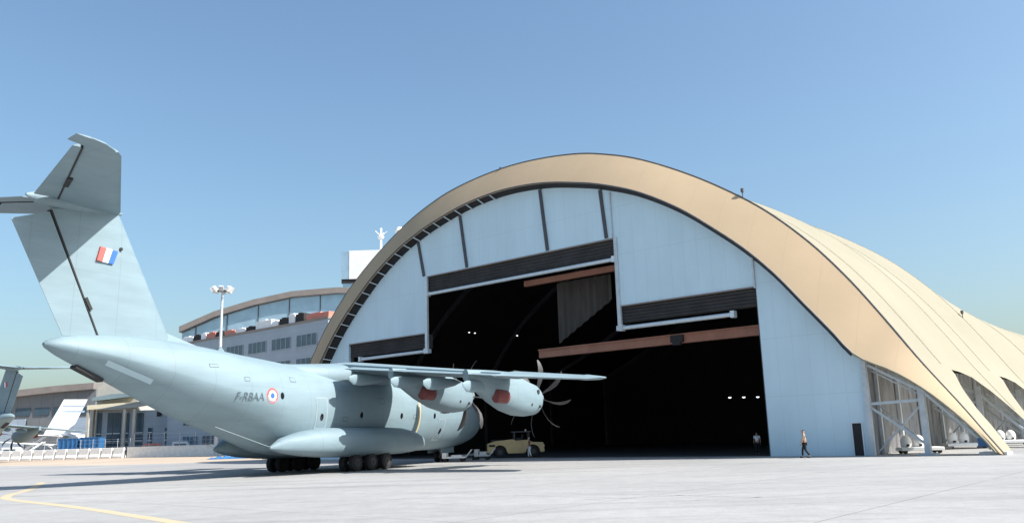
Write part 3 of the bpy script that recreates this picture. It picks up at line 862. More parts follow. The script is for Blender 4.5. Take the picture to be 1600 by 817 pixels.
# right hand side wall, columns and outrigger truss
bm = bmesh.new()
y = .3; k = 0; prev = None
while y < 57:
    off = .0 if (k//1) % 2 else .16
    a = bm.verts.new((6.7+off, y, 0)); b = bm.verts.new((6.7+off, y, 6.15))
    if prev: bm.faces.new((prev[0], a, b, prev[1]))
    prev = (a, b); y += .12 if k % 2 else .38; k += 1
obj('side_wall', bm, M['corr'], hg)
for y in (2.2, 6.5, 11.5, 17, 23, 29):
    bm = bmesh.new(); box2(bm, (6.9, y, 0), (7.1, y+.25, 6.1)); obj('side_wall_post', bm, M['steel'], hg)
def truss(y, first):
    bm = bmesh.new()
    if first: box2(bm, (6.93, y-.28, 0), (7.25, y+.04, 6.3))
    box2(bm, (10.25, y-.18, 0), (10.6, y+.18, 4.6))
    beam(bm, (7.1, y, 5.95), (10.4, y, 4.0), .16, .16)
    beam(bm, (7.1, y, 3.3), (10.3, y, 3.42), .16, .18)
    beam(bm, (7.2, y, 3.1), (10.4, y, .65), .14, .14)
    beam(bm, (8.2, y+1.2, 5.4), (10.6, y+.2, 3.9), .12, .12)
    beam(bm, (10.5, y-.12, 4.0), (14.0, y-.12, .35), .17, .17)
    beam(bm, (10.9, y+.35, 4.0), (14.2, y+.35, .45), .14, .14)
    box2(bm, (9.95, y-.5, 0), (10.95, y+.5, .12))
    beam(bm, (7.2, y+.6, .2), (10.3, y+.3, 3.2), .1, .1); beam(bm, (7.2, y+1.5, 3.3), (10.3, y+1.0, .4), .1, .1)
    beam(bm, (7.1, y+.7, 5.6), (10.4, y+.7, 3.6), .1, .1)
    for q in range(5):
        f0 = q/5; f1 = (q+1)/5; A0 = Vector((10.5, y-.12, 4.0)).lerp(Vector((14.0, y-.12, .35)), f0); B0 = Vector((10.9, y+.35, 4.0)).lerp(Vector((14.2, y+.35, .45)), f1)
        beam(bm, A0, B0, .07, .07)
    t = obj('outrigger_truss', bm, M['steel'], hg)
    bm = bmesh.new(); box2(bm, (13.4, y-.6, 0), (14.9, y+.9, .18)); beam(bm, (13.5, y+.1, 1.1), (14.4, y+.1, .25), .5, .3)
    rod(bm, (13.2, y-.05, 1.45), (14.5, y-.05, .2), .12)
    obj('foot_anchor', bm, M['strut'], t)
    bm = bmesh.new(); box(bm, (13.75, y-.3, .75), (.7, .5, .5)); obj('anchor_plate', bm, M['blue'], t)
for i, y in enumerate((0, 14.6, 29)): truss(y, i == 0)

# ------------------------------------------------------------------ covered trolleys beside the hangar
def hpt(u_, y, z=0): return HO+Vector((.757, -.653, 0))*u_+Vector((.653, .757, 0))*y+Vector((0, 0, z))
def trolley(uy, L, label):
    c_ = hpt(*uy)
    t = empty('equipment_trolley', (c_.x, c_.y, 0), R(-8), label, 'trolley', 'white trolleys beside the hangar')
    zt = .42
    bm = bmesh.new(); box2(bm, (-L/2, -.7, zt-.22), (L/2, .7, zt)); obj('deck', bm, M['white'], t, bevel=.03)
    for k, s in enumerate((-1, 1)):
        bm = bmesh.new(); R_ = .5
        cxk = -L*.16+s*.4
        lathe(bm, ((0, .3), (.2, .36), (.45, .36), (.65, .28), (.78, .12), (.8, .02)), 16, Matrix.Translation((cxk, 0, zt+.002)), 'Z')
        hcv = obj('rounded_cover', bm, M['lamp'], t, True)
        bm = bmesh.new(); box2(bm, (cxk-.08, -.4, zt+.06), (cxk+.1, -.3, zt+.2)); obj('vent_slot', bm, M['gap'], hcv)
    for s in (-1, 1):
        for q in (-1, 1):
            bm = bmesh.new(); lathe(bm, ((-.08, .06), (-.08, .14), (.08, .14), (.08, .06)), 14, Matrix.Translation((s*L*.4, q*.5, .145)), 'Y'); obj('wheel', bm, M['rubber'], t, True)
    bm = bmesh.new(); rod(bm, (L/2, 0, zt-.1), (L/2+.7, 0, .3), .04); obj('drawbar', bm, M['dsteel'], t)
trolley((8.9, 3.6), 2.7, 'white flat trolley with two rounded hoods between the wall corner and first outrigger column')
trolley((9.4, 13.2), 2.9, 'white flat trolley with two rounded hoods behind the slanting struts')
trolley((10.9, 21.5), 2.9, 'white flat trolley with two rounded hoods seen through the scalloped roof opening')

# ------------------------------------------------------------------ people
def person(loc, rz, h, top, legs, label, stride=.22, hat=None, armf=.25, short=True):
    t = empty('person', loc, rz, label, 'person')
    k = h/1.75
    def skin(name, verts, edges, rad, m, parent, lv=2, rootv=0):
        me = bpy.data.meshes.new(name); me.from_pydata([Vector(v)*k for v in verts], edges, [])
        o = bpy.data.objects.new(name, me); link(o, parent); me.materials.append(m)
        md = o.modifiers.new('Skin', 'SKIN'); md.use_smooth_shade = True
        for i, r_ in enumerate(rad):
            sv = me.skin_vertices[0].data[i]; rr = r_ if isinstance(r_, tuple) else (r_, r_)
            sv.radius = (rr[0]*k, rr[1]*k); sv.use_root = (i == rootv)
        md2 = o.modifiers.new('Sub', 'SUBSURF'); md2.levels = lv; md2.render_levels = lv
        return o
    s = stride
    hipL, hipR = (.09, 0, .88), (-.09, 0, .88)
    kL, kR = (.1, .14*s/.22, .49), (-.1, -.03*s/.22, .48)
    fL, fR = (.1, .16*s/.22, .08), (-.1, -.26*s/.22, .1)
    shL, shR = (.19, 0, 1.42), (-.19, 0, 1.42)
    elL, elR = (.25, -armf*.5, 1.15), (-.25, armf*.45, 1.15)
    wrL, wrR = (.25, -armf*.55, .9), (-.25, armf*1.0, .93)
    v = [(0, 0, .93), hipL, kL, fL, (.1, fL[1]+.17, .04), hipR, kR, fR, (-.1, fR[1]+.17, .04), (0, 0, 1.15), (0, 0, 1.38), shL, elL, wrL, shR, elR, wrR, (0, .01, 1.5), (0, .03, 1.62), (0, .035, 1.7)]
    e = [(0, 1), (1, 2), (2, 3), (3, 4), (0, 5), (5, 6), (6, 7), (7, 8), (0, 9), (9, 10), (10, 11), (11, 12), (12, 13), (10, 14), (14, 15), (15, 16), (10, 17), (17, 18), (18, 19)]
    rd = [(.13, .1), .085, .055, .04, .04, .085, .055, .04, .04, (.13, .09), (.14, .1), .06, .042, .032, .06, .042, .032, .055, (.078, .095), (.07, .085)]
    body = skin('body', v, e, rd, M['skin'], t)
    skin('trousers', [(0, 0, .95), hipL, kL, (fL[0], fL[1], .13), hipR, kR, (fR[0], fR[1], .15)], [(0, 1), (1, 2), (2, 3), (0, 4), (4, 5), (5, 6)], [(.15, .12), .1, .075, .065, .1, .075, .065], legs, t)
    skin('shirt', [(0, 0, .98), (0, 0, 1.2), (0, 0, 1.4), shL, tuple(shL[i]*.4+elL[i]*.6 for i in range(3)), shR, tuple(shR[i]*.4+elR[i]*.6 for i in range(3)), (0, 0, 1.46)], [(0, 1), (1, 2), (2, 3), (3, 4), (2, 5), (5, 6), (2, 7)], [(.155, .12), (.155, .115), (.16, .115), .078, .062, .078, .062, .07], top, t)
    skin('hair', [(0, .0, 1.66), (0, .015, 1.75)], [(0, 1)], [(.088, .1), (.075, .085)], hat or M['hair'], t, 2)
    for q, f_ in ((.1, fL), (-.1, fR)):
        skin('shoe', [(q, f_[1]-.03, .06), (q, f_[1]+.1, .05), (q, f_[1]+.2, .045)], [(0, 1), (1, 2)], [(.055, .055), (.055, .05), (.045, .035)], M['dark_cloth'], t, 1)
    # face and fingers
    bm = bmesh.new()
    for x in (-.03, .03): lathe(bm, ((0, .012), (.012, .006)), 8, Matrix.Translation(Vector((x, .118, 1.655))*k), 'Y')
    obj('eyes', bm, M['gap'], body)
    bm = bmesh.new(); rod(bm, Vector((0, .12, 1.65))*k, Vector((0, .145, 1.615))*k, .01*k, 6, .016*k); obj('nose', bm, M['skin'], body)
    for wr in (wrL, wrR):
        for j in range(5):
            x0 = wr[0]+(-.03+.015*j)*0; y0 = wr[1]+(-.03+.015*j)
            skin('finger', [(wr[0], y0*.5+wr[1]*.5, wr[2]-.02), (wr[0]*.99, y0, wr[2]-.1), (wr[0]*.96, y0+.005, wr[2]-(.17 if j else .12))], [(0, 1), (1, 2)], [.014, .011, .008], M['skin'], body, 1)
    return t
pp = hpt(1.9, -2.1)  # walker in front of the wall
pw = at(1259, 715, 56.3)
person((pw.x, 56.3, 0), R(75), 1.78, M['khaki'], M['dark_cloth'], 'person in a khaki top and dark trousers walking past the pale wall', .22)
pi_ = at(1184, 700, 65.0)
person((pi_.x, 65.0, 0), R(160), 1.68, M['white_cloth'], M['dark_cloth'], 'person in a white shirt standing just inside the dark doorway', .06)
pt = at(827, 700, 77.2)
person((pt.x, 77.2, 0), R(100), 1.75, M['cover'], M['white_cloth'], 'person in a red top, pale trousers and white cap beside the tow tractor', .1, hat=M['white_cloth'])

# ------------------------------------------------------------------ tow tractor + bar
tg = empty('tow_tractor', (at(805, 700, 79.6).x, 79.6, 0), R(4), 'low mustard yellow aircraft tow tractor in the doorway ahead of the nose', 'tractor')
bm = bmesh.new()
prof = [(-2.55, .45), (-2.55, 1.25), (-1.9, 1.5), (-.2, 1.62), (0, 1.5), (1.1, 1.55), (1.5, 1.35), (2.5, 1.3), (2.6, .5), (2.25, .42)]
def arch(cx, r_):
    return [(cx+r_*math.cos(R(t)), .5+r_*math.sin(R(t))) for t in range(0, 181, 20)]
prof = prof+arch(1.55, .62)+[(.7, .38), (-.7, .38)]+arch(-1.45, .62)+[(-2.2, .42)]
V0 = [bm.verts.new((x, -1.15, z)) for x, z in prof]; V1 = [bm.verts.new((x, 1.15, z)) for x, z in prof]
bm.faces.new(V0); bm.faces.new(V1[::-1])
for i in range(len(prof)): bm.faces.new((V0[i], V0[(i+1) % len(prof)], V1[(i+1) % len(prof)], V1[i]))
tb = obj('body', bm, M['tug'], tg, bevel=.04)
for x in (1.55, -1.45):
    for s in (-1, 1):
        bm = bmesh.new(); lathe(bm, ((-.2, .2), (-.2, .46), (-.12, .52), (.12, .52), (.2, .46), (.2, .2)), 20, Matrix.Translation((x, s*1.0, .524)), 'Y'); wv = obj('wheel', bm, M['rubber'], tg, True)
        bm = bmesh.new(); lathe(bm, ((-.225, .24), (.225, .24)), 14, Matrix.Translation((x, s*1.0, .524)), 'Y'); obj('rim', bm, M['hub'], wv)
bm = bmesh.new()
for x, y in ((-.1, -.95), (-.1, .95), (1.25, -.95), (1.25, .95)): rod(bm, (x, y, 1.5), (x*.95+.03, y*.95, 2.25), .04)
box2(bm, (-.3, -1.05, 2.25), (1.4, 1.05, 2.32)); obj('canopy', bm, M['dsteel'], tg)
bm = bmesh.new(); box2(bm, (.15, -.5, 1.5), (.7, .5, 1.75)); box2(bm, (.62, -.5, 1.7), (.75, .5, 2.1)); obj('seat', bm, M['gap'], tg)
bm = bmesh.new(); box2(bm, (-2.45, -1.17, 1.02), (-1.9, -1.15, 1.2)); box2(bm, (-2.2, -.9, 1.47), (-1.0, .2, 1.62)); obj('engine_grille', bm, M['gap'], tg)
bm = bmesh.new(); lathe(bm, ((0, .08), (.16, .07), (.2, .02)), 10, Matrix.Translation((1.0, 0, 2.32)), 'Z'); obj('beacon', bm, M['yellow'], tg)
for y in (-.8, .8):
    bm = bmesh.new(); lathe(bm, ((0, .1), (.05, .1)), 12, Matrix.Translation((2.56, y, 1.0)), 'X'); obj('headlight', bm, M['lamp'], tg)
ng = Vector((-12.992, 59.353, 0))+Vector((math.sin(PSI), math.cos(PSI), 0))*(20-5.6)
tw = empty('tow_bar', ng+Vector((0, 0, .35)), 0, 'grey aircraft tow bar lying between the nose wheel and the tractor', 'tow bar')
bm = bmesh.new(); e_ = Vector((at(770, 700, 79.6).x, 79.4, 0))-ng; rod(bm, (.2, .3, 0), (e_.x, e_.y, .15), .09); tbv = obj('bar', bm, M['strut'], tw)
bm = bmesh.new(); m_ = e_*.5
for s in (-.35, .35): lathe(bm, ((-.06, .08), (-.06, .2), (.06, .2), (.06, .08)), 12, Matrix.Translation((m_.x+s, m_.y, -.15)) , 'X')
obj('wheel', bm, M['rubber'], tw)
bm = bmesh.new(); box2(bm, (-.5, -.1, -.1), (.5, .15, .1)); obj('towing_head', bm, M['white'], tw)
def cart(x0, x1, y1, Y, label, m, hgt=.55):
    a = at(x0, y1, Y); b = at(x1, y1, Y); L = b.x-a.x
    t = empty('ground_cart', ((a.x+b.x)/2, Y, 0), R(-6), label, 'cart')
    bm = bmesh.new(); box2(bm, (-L/2, -.5, .3), (L/2, .5, .42)); box2(bm, (-L/2, -.5, .42), (-L/2+.35, .5, hgt+.2)); box2(bm, (-.2, -.3, .42), (L*.3, .35, hgt)); obj('bed', bm, m, t, bevel=.02)
    for s in (-1, 1):
        for q in (-1, 1):
            bm = bmesh.new(); lathe(bm, ((-.06, .08), (-.06, .18), (.06, .18), (.06, .08)), 12, Matrix.Translation((s*L*.38, q*.42, .184)), 'Y'); obj('wheel', bm, M['rubber'], t, True)
    bm = bmesh.new(); rod(bm, (L/2, -.2, .35), (L/2+.5, -.2, .95), .03); rod(bm, (L/2, .2, .35), (L/2+.5, .2, .95), .03); rod(bm, (L/2+.5, -.2, .95), (L/2+.5, .2, .95), .03); obj('handle', bm, M['bar'], t)
cart(692, 728, 714, 71.0, 'small white wheeled service cart under the aircraft nose', M['white'])
cart(742, 765, 713, 74.5, 'small grey wheeled service cart between nose wheel and tractor', M['strut'], .7)

# ------------------------------------------------------------------ background buildings
def prism(bm, pts, y0, y1):
    a = [bm.verts.new((x, y0, z)) for x, z in pts]; b = [bm.verts.new((x, y1, z)) for x, z in pts]
    bm.faces.new(a); bm.faces.new(b[::-1])
    n = len(pts)
    for i in range(n): bm.faces.new((a[i], b[i], b[(i+1) % n], a[(i+1) % n]))
def yaw_frame(A0, A1):
    d = (A1-A0); return math.atan2(d.y, d.x), math.hypot(d.x, d.y)
# grey office block: recedes to the left like the hangar front
oa = at(510, 700, 138); ob = Vector((oa.x-52*.757, oa.y+52*.653, 0))
rz, L = yaw_frame(Vector((ob.x, ob.y, 0)), Vector((oa.x, oa.y, 0)))
of = empty('office_block', (ob.x, ob.y, 0), rz, 'grey clad office block with rows of windows behind the aircraft fuselage', 'building')
ZT = 21.6
bm = bmesh.new(); box2(bm, (0, 0, 0), (L, 30, ZT)); obj('wall', bm, M['clad'], of)
bm = bmesh.new(); box2(bm, (-.2, -.2, ZT+.003), (L+.2, 30.2, ZT+.35)); rf = obj('parapet', bm, M['roofm'], of)
for fl_ in range(5):
    z0 = ZT-3.9-fl_*4.0
    k = 0; x = L-8.6
    while x > 1:
        bm = bmesh.new(); box2(bm, (x, -.05, z0), (x+5.6, .02, z0+1.9)); wn = obj('window', bm, M['win'], of)
        bm = bmesh.new()
        for j in range(5): box2(bm, (x+5.6*j/4-.06, -.1, z0), (x+5.6*j/4+.06, -.045, z0+1.9))
        box2(bm, (x-.15, -.14, z0-.15), (x+5.75, -.045, z0-.003)); obj('frame', bm, M['clad'], wn)
        x -= 7.4
x = L-1.5
for w_, mm, hh in ((7, 'red', 1.2), (2.6, 'gap', 1.7), (2, 'white', 1.8), (3, 'gap', 1.4), (2.2, 'white', 1.2), (5.5, 'white', 1.7), (3, 'gap', 1.0), (3.5, 'white', 1.0), (4, 'red', 1.0), (3, 'gap', 1.2), (3.5, 'red', 1.3), (2, 'white', 1.4), (3, 'gap', 1.3), (5, 'white', 1.3)):
    bm = bmesh.new(); box2(bm, (x-w_*.9, 1.2, ZT+.353), (x, 3.2, ZT+.35+hh)); box2(bm, (x-w_*.8, 1.5, ZT+.35+hh+.003), (x-w_*.4, 2.6, ZT+.6+hh)); obj('rooftop_unit', bm, M[mm], of, bevel=.05); x -= w_
# end wall stair tower
# curved glass terminal behind
tp_pts = [(285, 511), (340, 487), (400, 469), (460, 456), (530, 450), (600, 452)]
W = [at(px, py, 190) for px, py in tp_pts]
tm = empty('glass_terminal', (W[0].x, 190, 0), 0, 'long curved roof building with blue glass front behind the office block', 'building')
P = [(p.x-W[0].x, p.z) for p in W]; P += [(P[-1][0]+22, P[-1][1]-1.5)]
bm = bmesh.new(); prism(bm, [(P[0][0], 0)]+[(x, z-1.3) for x, z in P]+[(P[-1][0], 0)], 0, 45); obj('glass_wall', bm, M['glass'], tm)
bm = bmesh.new(); prism(bm, [(x-.3, z+.02) for x, z in P]+[(x-.3, z-1.28) for x, z in P[::-1]], -1.2, 46); obj('roof', bm, M['roofm'], tm)
for x in range(3, 62, 7):
    z = interp(x, [p[0] for p in P], [p[1] for p in P])-1.3
    bm = bmesh.new(); box2(bm, (x, -.15, 0), (x+.22, -.02, z-.03)); obj('mullion', bm, M['dsteel'], tm)
for dz in (4.5, 9):
    pass
# control tower
ct = at(562, 430, 195); tx = ct.x
tw0 = empty('control_tower', (tx, 195, 0), 0, 'white control tower block with a dark band rising behind the left hangar arch', 'tower')
s_ = 195/1324*1.0
zb = at(560, 436, 195).z; zt_ = at(560, 392, 195).z
bm = bmesh.new(); box2(bm, (-3.9, 0, 0), (1.5, 9, zb-.9)); obj('shaft', bm, M['glass'], tw0)
bm = bmesh.new(); box2(bm, (-4.2, -.3, zb-.9), (3.2, 9.3, zb-.004)); obj('dark_band', bm, M['gap'], tw0)
bm = bmesh.new(); box2(bm, (-4.3+1.9, -.5, zb), (5.5, 9.5, zt_)); obj('upper_block', bm, M['white'], tw0)
bm = bmesh.new(); box2(bm, (-4.3, -.45, zb), (-2.44, 9, zt_-.2)); obj('glass_bay', bm, M['glass'], tw0)
mast_x = at(592, 380, 195).x-tx; mz = at(592, 352, 195).z
bm = bmesh.new(); rod(bm, (mast_x, 3, zt_+.003), (mast_x, 3, mz), .28); obj('antenna_mast', bm, M['white'], tw0)
bm = bmesh.new(); 
for k in range(5): rod(bm, (mast_x, 3, mz-2.0), (mast_x+1.5*math.cos(k*1.26), 3+1.5*math.sin(k*1.26), mz-.8), .09)
lathe(bm, ((0, .6), (.5, .85), (.9, .3)), 12, Matrix.Translation((mast_x, 3, mz-2.6)), 'Z'); obj('antenna_head', bm, M['lamp'], tw0)
bx = at(622, 362, 195).x-tx; bz = at(622, 350, 195).z
bm = bmesh.new(); rod(bm, (bx, 3, 0), (bx, 3, bz-1), .35); lathe(bm, ((-1.2, .3), (-.9, .9), (0, 1.2), (.8, .8), (1.1, .1)), 14, Matrix.Translation((bx, 3, bz-1)), 'Z'); obj('radome', bm, M['lamp'], tw0, True)
bm = bmesh.new(); box2(bm, (bx-3, 1, 0), (bx+3, 5, 36)); obj('rear_shaft', bm, M['white'], tw0)
# floodlight mast
fm = at(347, 470, 150)
fl = empty('floodlight_mast', (fm.x, 150, 0), 0, 'tall grey floodlight mast with a ring of lamps rising behind the fuselage', 'light mast')
zt_ = at(347, 452, 150).z
bm = bmesh.new(); rod(bm, (0, 0, 0), (0, 0, zt_), .42, 12, .2); obj('pole', bm, M['steel'], fl, True)
bm = bmesh.new(); lathe(bm, ((-.12, .25), (-.12, 1.0), (.12, 1.0), (.12, .25)), 16, Matrix.Translation((0, 0, zt_-.25)), 'Z'); hd = obj('head_frame', bm, M['dsteel'], fl)
for k in range(8):
    t = 2*math.pi*k/8+.2; r_ = 1.75
    bm = bmesh.new(); mm_ = Matrix.Translation((r_*math.cos(t), r_*math.sin(t), zt_-.1)) @ Matrix.Rotation(t, 4, 'Z') @ Matrix.Rotation(R(35), 4, 'Y')
    box(bm, None, (.5, .75, .85), M=mm_); beam(bm, (.8*math.cos(t), .8*math.sin(t), zt_-.25), (1.6*math.cos(t), 1.6*math.sin(t), zt_-.2), .1, .1)
    obj('floodlight', bm, M['lamp'] if k % 2 else M['steel'], hd)
# big dull maintenance hangar, far left
P = [at(-160, 640, 215), at(-60, 622, 215), at(20, 611, 215), at(90, 603, 215), at(151, 598, 215)]
mh = empty('maintenance_hangar', (P[0].x, 215, 0), 0, 'wide dark grey maintenance hangar with a low curved roof at far left', 'hangar')
Q = [(p.x-P[0].x, p.z) for p in P]
bm = bmesh.new(); prism(bm, [(Q[0][0], 0)]+[(x, z-1.6) for x, z in Q]+[(Q[-1][0], 0)], 0, 60); obj('wall', bm, M['clad2'], mh)
bm = bmesh.new(); prism(bm, [(x, z) for x, z in Q]+[(x, z-1.59) for x, z in Q[::-1]], -1.5, 61); obj('roof', bm, M['roofm'], mh)
for k in range(6):
    bm = bmesh.new(); x0 = 1+k*8; box2(bm, (x0, -.3, 0), (x0+7.6, -.05, 9.5)); obj('door_leaf', bm, M['clad'] if k % 2 else M['clad2'], mh)
for k in range(10):
    bm = bmesh.new(); x0 = 1+k*4.8; box2(bm, (x0, -.2, 10.4), (x0+3.8, -.05, 12.2)); obj('window', bm, M['win'], mh)
# pale building with canopy
g0 = at(150, 690, 178)
sb = empty('workshop_building', (g0.x, 178, 0), 0, 'grey workshop with beige gable, sand coloured canopy and tall dark windows', 'building')
def gx(px): return at(px, 650, 178).x-g0.x
def gz(px, py): return at(px, py, 178).z
bm = bmesh.new(); prism(bm, [(gx(148), 0), (gx(148), gz(148, 594)), (gx(175), gz(175, 600)), (gx(212), gz(212, 622)), (gx(212), 0)], .5, 30); obj('gable', bm, M['beige'], sb)
bm = bmesh.new(); box2(bm, (gx(150), .3, 0), (gx(330), 28, gz(240, 640))); wl = obj('wall', bm, M['clad'], sb)
bm = bmesh.new(); prism(bm, [(gx(150), gz(150, 627)), (gx(208), gz(208, 620)), (gx(212), gz(212, 615)), (gx(180), gz(180, 616)), (gx(150), gz(150, 622))], -2.2, .4); obj('upper_canopy', bm, M['paint'], sb)
bm = bmesh.new(); prism(bm, [(gx(150), gz(150, 641)), (gx(232), gz(232, 633)), (gx(232), gz(232, 628)), (gx(150), gz(150, 634))], -4, .28); obj('canopy', bm, M['sandp'], sb)
for px, w_ in ((152, 3), (168, 4), (178, 5), (195, 3), (213, 5), (232, 3), (258, 4), (285, 4)):
    bm = bmesh.new(); box2(bm, (gx(px), .1, .2), (gx(px+w_*2.2), .27, gz(px, 645 if px < 230 else 668))); wn = obj('window', bm, M['win'], sb)
    bm = bmesh.new()
    for k in range(3): box2(bm, (gx(px), .04, 1.5+k*1.6), (gx(px+w_*2.2), .095, 1.65+k*1.6))
    obj('frame', bm, M['bar'], wn)
for px in (151, 207, 222):
    bm = bmesh.new(); box2(bm, (gx(px)-.25, -3.8, 0), (gx(px)+.25, -3.3, gz(px, 640))); obj('canopy_post', bm, M['beige'], sb)
bm = bmesh.new(); box2(bm, (gx(245), .0, gz(245, 650)), (gx(252), .25, gz(245, 640))); obj('vent_box', bm, M['gap'], sb)
bm = bmesh.new(); box2(bm, (gx(146), -1, 0), (gx(149.5), 0, gz(146, 640))); obj('corner_post', bm, M['beige'], sb)

# white airliner tail behind
wa = at(100, 690, 186)
al = empty('white_airliner', (wa.x, 186, 0), R(20), 'white airliner seen from behind with grey bands across its tall fin', 'aircraft')
def wz(py): return at(100, py, 186).z
bm = bmesh.new(); rings = []
for y, r_, zc in ((-6, .15, 4.6), (-4, .7, 4.4), (0, 1.5, 3.9), (5, 1.9, 3.6), (25, 1.9, 3.6), (29, 1.2, 3.3), (31, .1, 3.0)):
    rings.append([(r_*math.cos(2*math.pi*i/24), y, zc+r_*math.sin(2*math.pi*i/24)) for i in range(24)])
loft(bm, rings); obj('fuselage', bm, M['white'], al, True)
bm = bmesh.new(); zt_ = wz(624)
loft(bm, [[(-.35, 4, 5), (.35, 4, 5), (.3, -1, 5), (-.3, -1, 5)], [(-.15, .6, zt_), (.15, .6, zt_), (.12, -4.0, zt_), (-.12, -4.0, zt_)]]); 
bmesh.ops.rotate(bm, verts=bm.verts, cent=(0, 0, 5), matrix=Matrix.Rotation(R(98), 3, 'Z'))
fn = obj('tail_fin', bm, M['white'], al)
bm = bmesh.new()
for z0 in (zt_-1.4, zt_-2.6):
    box(bm, (0, -1.4, z0), (.42, 4.3, .4))
bmesh.ops.rotate(bm, verts=bm.verts, cent=(0, 0, 5), matrix=Matrix.Rotation(R(98), 3, 'Z')); obj('fin_band', bm, M['clad'], fn)
bm = bmesh.new(); loft(bm, [[(0, -4.6, 4.7), (0, -1.5, 4.75), (0, -1.5, 4.6), (0, -4.6, 4.6)], [(-6, -6, 5.1), (-6, -4.6, 5.1), (-6, -4.6, 5.0), (-6, -6, 5.0)]]); obj('tailplane', bm, M['white'], al)
bm = bmesh.new(); loft(bm, [[(0, -4.6, 4.7), (0, -1.5, 4.75), (0, -1.5, 4.6), (0, -4.6, 4.6)], [(6, -6, 5.1), (6, -4.6, 5.1), (6, -4.6, 5.0), (6, -6, 5.0)]]); obj('tailplane', bm, M['white'], al)
for sg in (1, -1):
    bm = bmesh.new(); loft(bm, [[(0, 8, 2.7), (0, 14, 2.8), (0, 14, 2.3), (0, 8, 2.4)], [(sg*14, 6, 3.9), (sg*14, 8, 3.95), (sg*14, 8, 3.8), (sg*14, 6, 3.8)]]); obj('wing', bm, M['white'], al)
    bm = bmesh.new(); lathe(bm, ((0, .5), (.3, .85), (2.6, .9), (3.2, .7)), 16, Matrix.Translation((sg*5, 11.5, 1.75)), 'Y'); obj('engine', bm, M['white'], al, True)
bm = bmesh.new()
for x, y in ((2.4, 12), (-2.4, 12), (0, 26)): rod(bm, (x, y, .5), (x, y, 2.3), .12); lathe(bm, ((-.3, .2), (-.3, .5), (.3, .5), (.3, .2)), 14, Matrix.Translation((x, y, .5)), 'X')
obj('landing_gear', bm, M['dsteel'], al)

# concrete blocks in a row, then a white wall
def jersey(loc, rz, L, h, w_, label):
    bm = bmesh.new(); pr = [(-w_/2, 0), (w_/2, 0), (w_/2, h*.18), (w_*.28, h*.42), (w_*.2, h), (-w_*.2, h), (-w_*.28, h*.42), (-w_/2, h*.18)]
    a = [bm.verts.new((-L/2, y, z)) for y, z in pr]; b = [bm.verts.new((L/2, y, z)) for y, z in pr]
    bm.faces.new(a); bm.faces.new(b[::-1])
    for i in range(8): bm.faces.new((a[i], b[i], b[(i+1) % 8], a[(i+1) % 8]))
    return obj('concrete_block', bm, M['concrete_w'], None, bevel=.05)
PA = Vector((at(-14, 700, 172).x, 172, 0)); PB = Vector((at(196, 700, 163).x, 163, 0))
rz, L = yaw_frame(PA, PB); NB = 12
ordn = ['first', 'second', 'third', 'fourth', 'fifth', 'sixth', 'seventh', 'eighth', 'ninth', 'tenth', 'eleventh', 'twelfth']
first = None
for k in range(NB):
    p_ = PA.lerp(PB, (k+.5)/NB)
    if first is None: o = first = jersey(None, 0, L/NB-.42, 1.9, 1.1, '')
    else: o = first.copy(); C.objects.link(o)
    o.location = p_; o.rotation_euler = (0, 0, rz+rnd.uniform(-.015, .015))
    tag(o, 'tall white concrete block, %s from the left in the row at the apron edge' % ordn[k], 'block', 'white concrete blocks in a row')
PC = Vector((at(420, 700, 152).x, 152, 0)); rz2, L2 = yaw_frame(PB, PC)
bw = empty('boundary_wall', PB, rz2, 'long white boundary wall running right from the row of blocks', 'wall')
bm = bmesh.new(); box2(bm, (.4, 0, 0), (L2, .35, 1.85)); obj('wall', bm, M['concrete_w'], bw)
bm = bmesh.new(); box2(bm, (.35, -.06, 1.853), (L2+.05, .41, 1.97)); obj('coping', bm, M['white'], bw)
# chain fence with thin posts behind the wall
fp = empty('mesh_fence', PB+Vector((0, 1.5, 0)), rz2, 'thin wire fence on grey posts standing behind the white wall', 'fence')
x = 0
while x < L2:
    bm = bmesh.new(); rod(bm, (x, 1.2, 0), (x, 1.2, 4.4), .06, 6); obj('post', bm, M['steel'], fp); x += 3.6
bm = bmesh.new()
for z in (2.2, 2.9, 3.6, 4.3): rod(bm, (0, 1.2, z), (L2, 1.2, z), .025, 4)
obj('wire', bm, M['steel'], fp)
f2 = empty('mesh_fence', PA+Vector((0, 2.4, 0)), rz, 'thin wire fence on grey posts standing behind the row of white blocks', 'fence')
x = 0
while x < L:
    bm = bmesh.new(); rod(bm, (x, 0, 0), (x, 0, 3.6), .06, 6); obj('post', bm, M['steel'], f2); x += 2.9
bm = bmesh.new()
for z in (2.1, 2.8, 3.5): rod(bm, (0, 0, z), (L, 0, z), .025, 4)
obj('wire', bm, M['steel'], f2)
# blue skips / containers
for x0, x1, yt, label in ((95, 126, 686, 'low blue steel skip to the left of the workshop corner post'), (128, 160, 684, 'low blue steel skip in front of the workshop corner post')):
    a = at(x0, 690, 170); b = at(x1, 690, 170); L = b.x-a.x; h = at(x0, yt, 170).z
    t = empty('blue_skip', ((a.x+b.x)/2, 170, 0), 0, label, 'skip', 'blue skips')
    bm = bmesh.new(); loft(bm, [[(-L/2+.3, -1, .15), (L/2-.3, -1, .15), (L/2-.3, 1, .15), (-L/2+.3, 1, .15)], [(-L/2, -1.1, h), (L/2, -1.1, h), (L/2, 1.1, h), (-L/2, 1.1, h)]]); obj('bin', bm, M['blue'], t)
    bm = bmesh.new(); box2(bm, (-L/2-.05, -1.2, h+.003), (L/2+.05, -1.05, h+.12)); 
    for k in range(5): box2(bm, (-L/2+L*k/4*.9+.1, -1.2, .3), (-L/2+L*k/4*.9+.25, -1.06, h)); 
    obj('rim', bm, M['blue'], t)
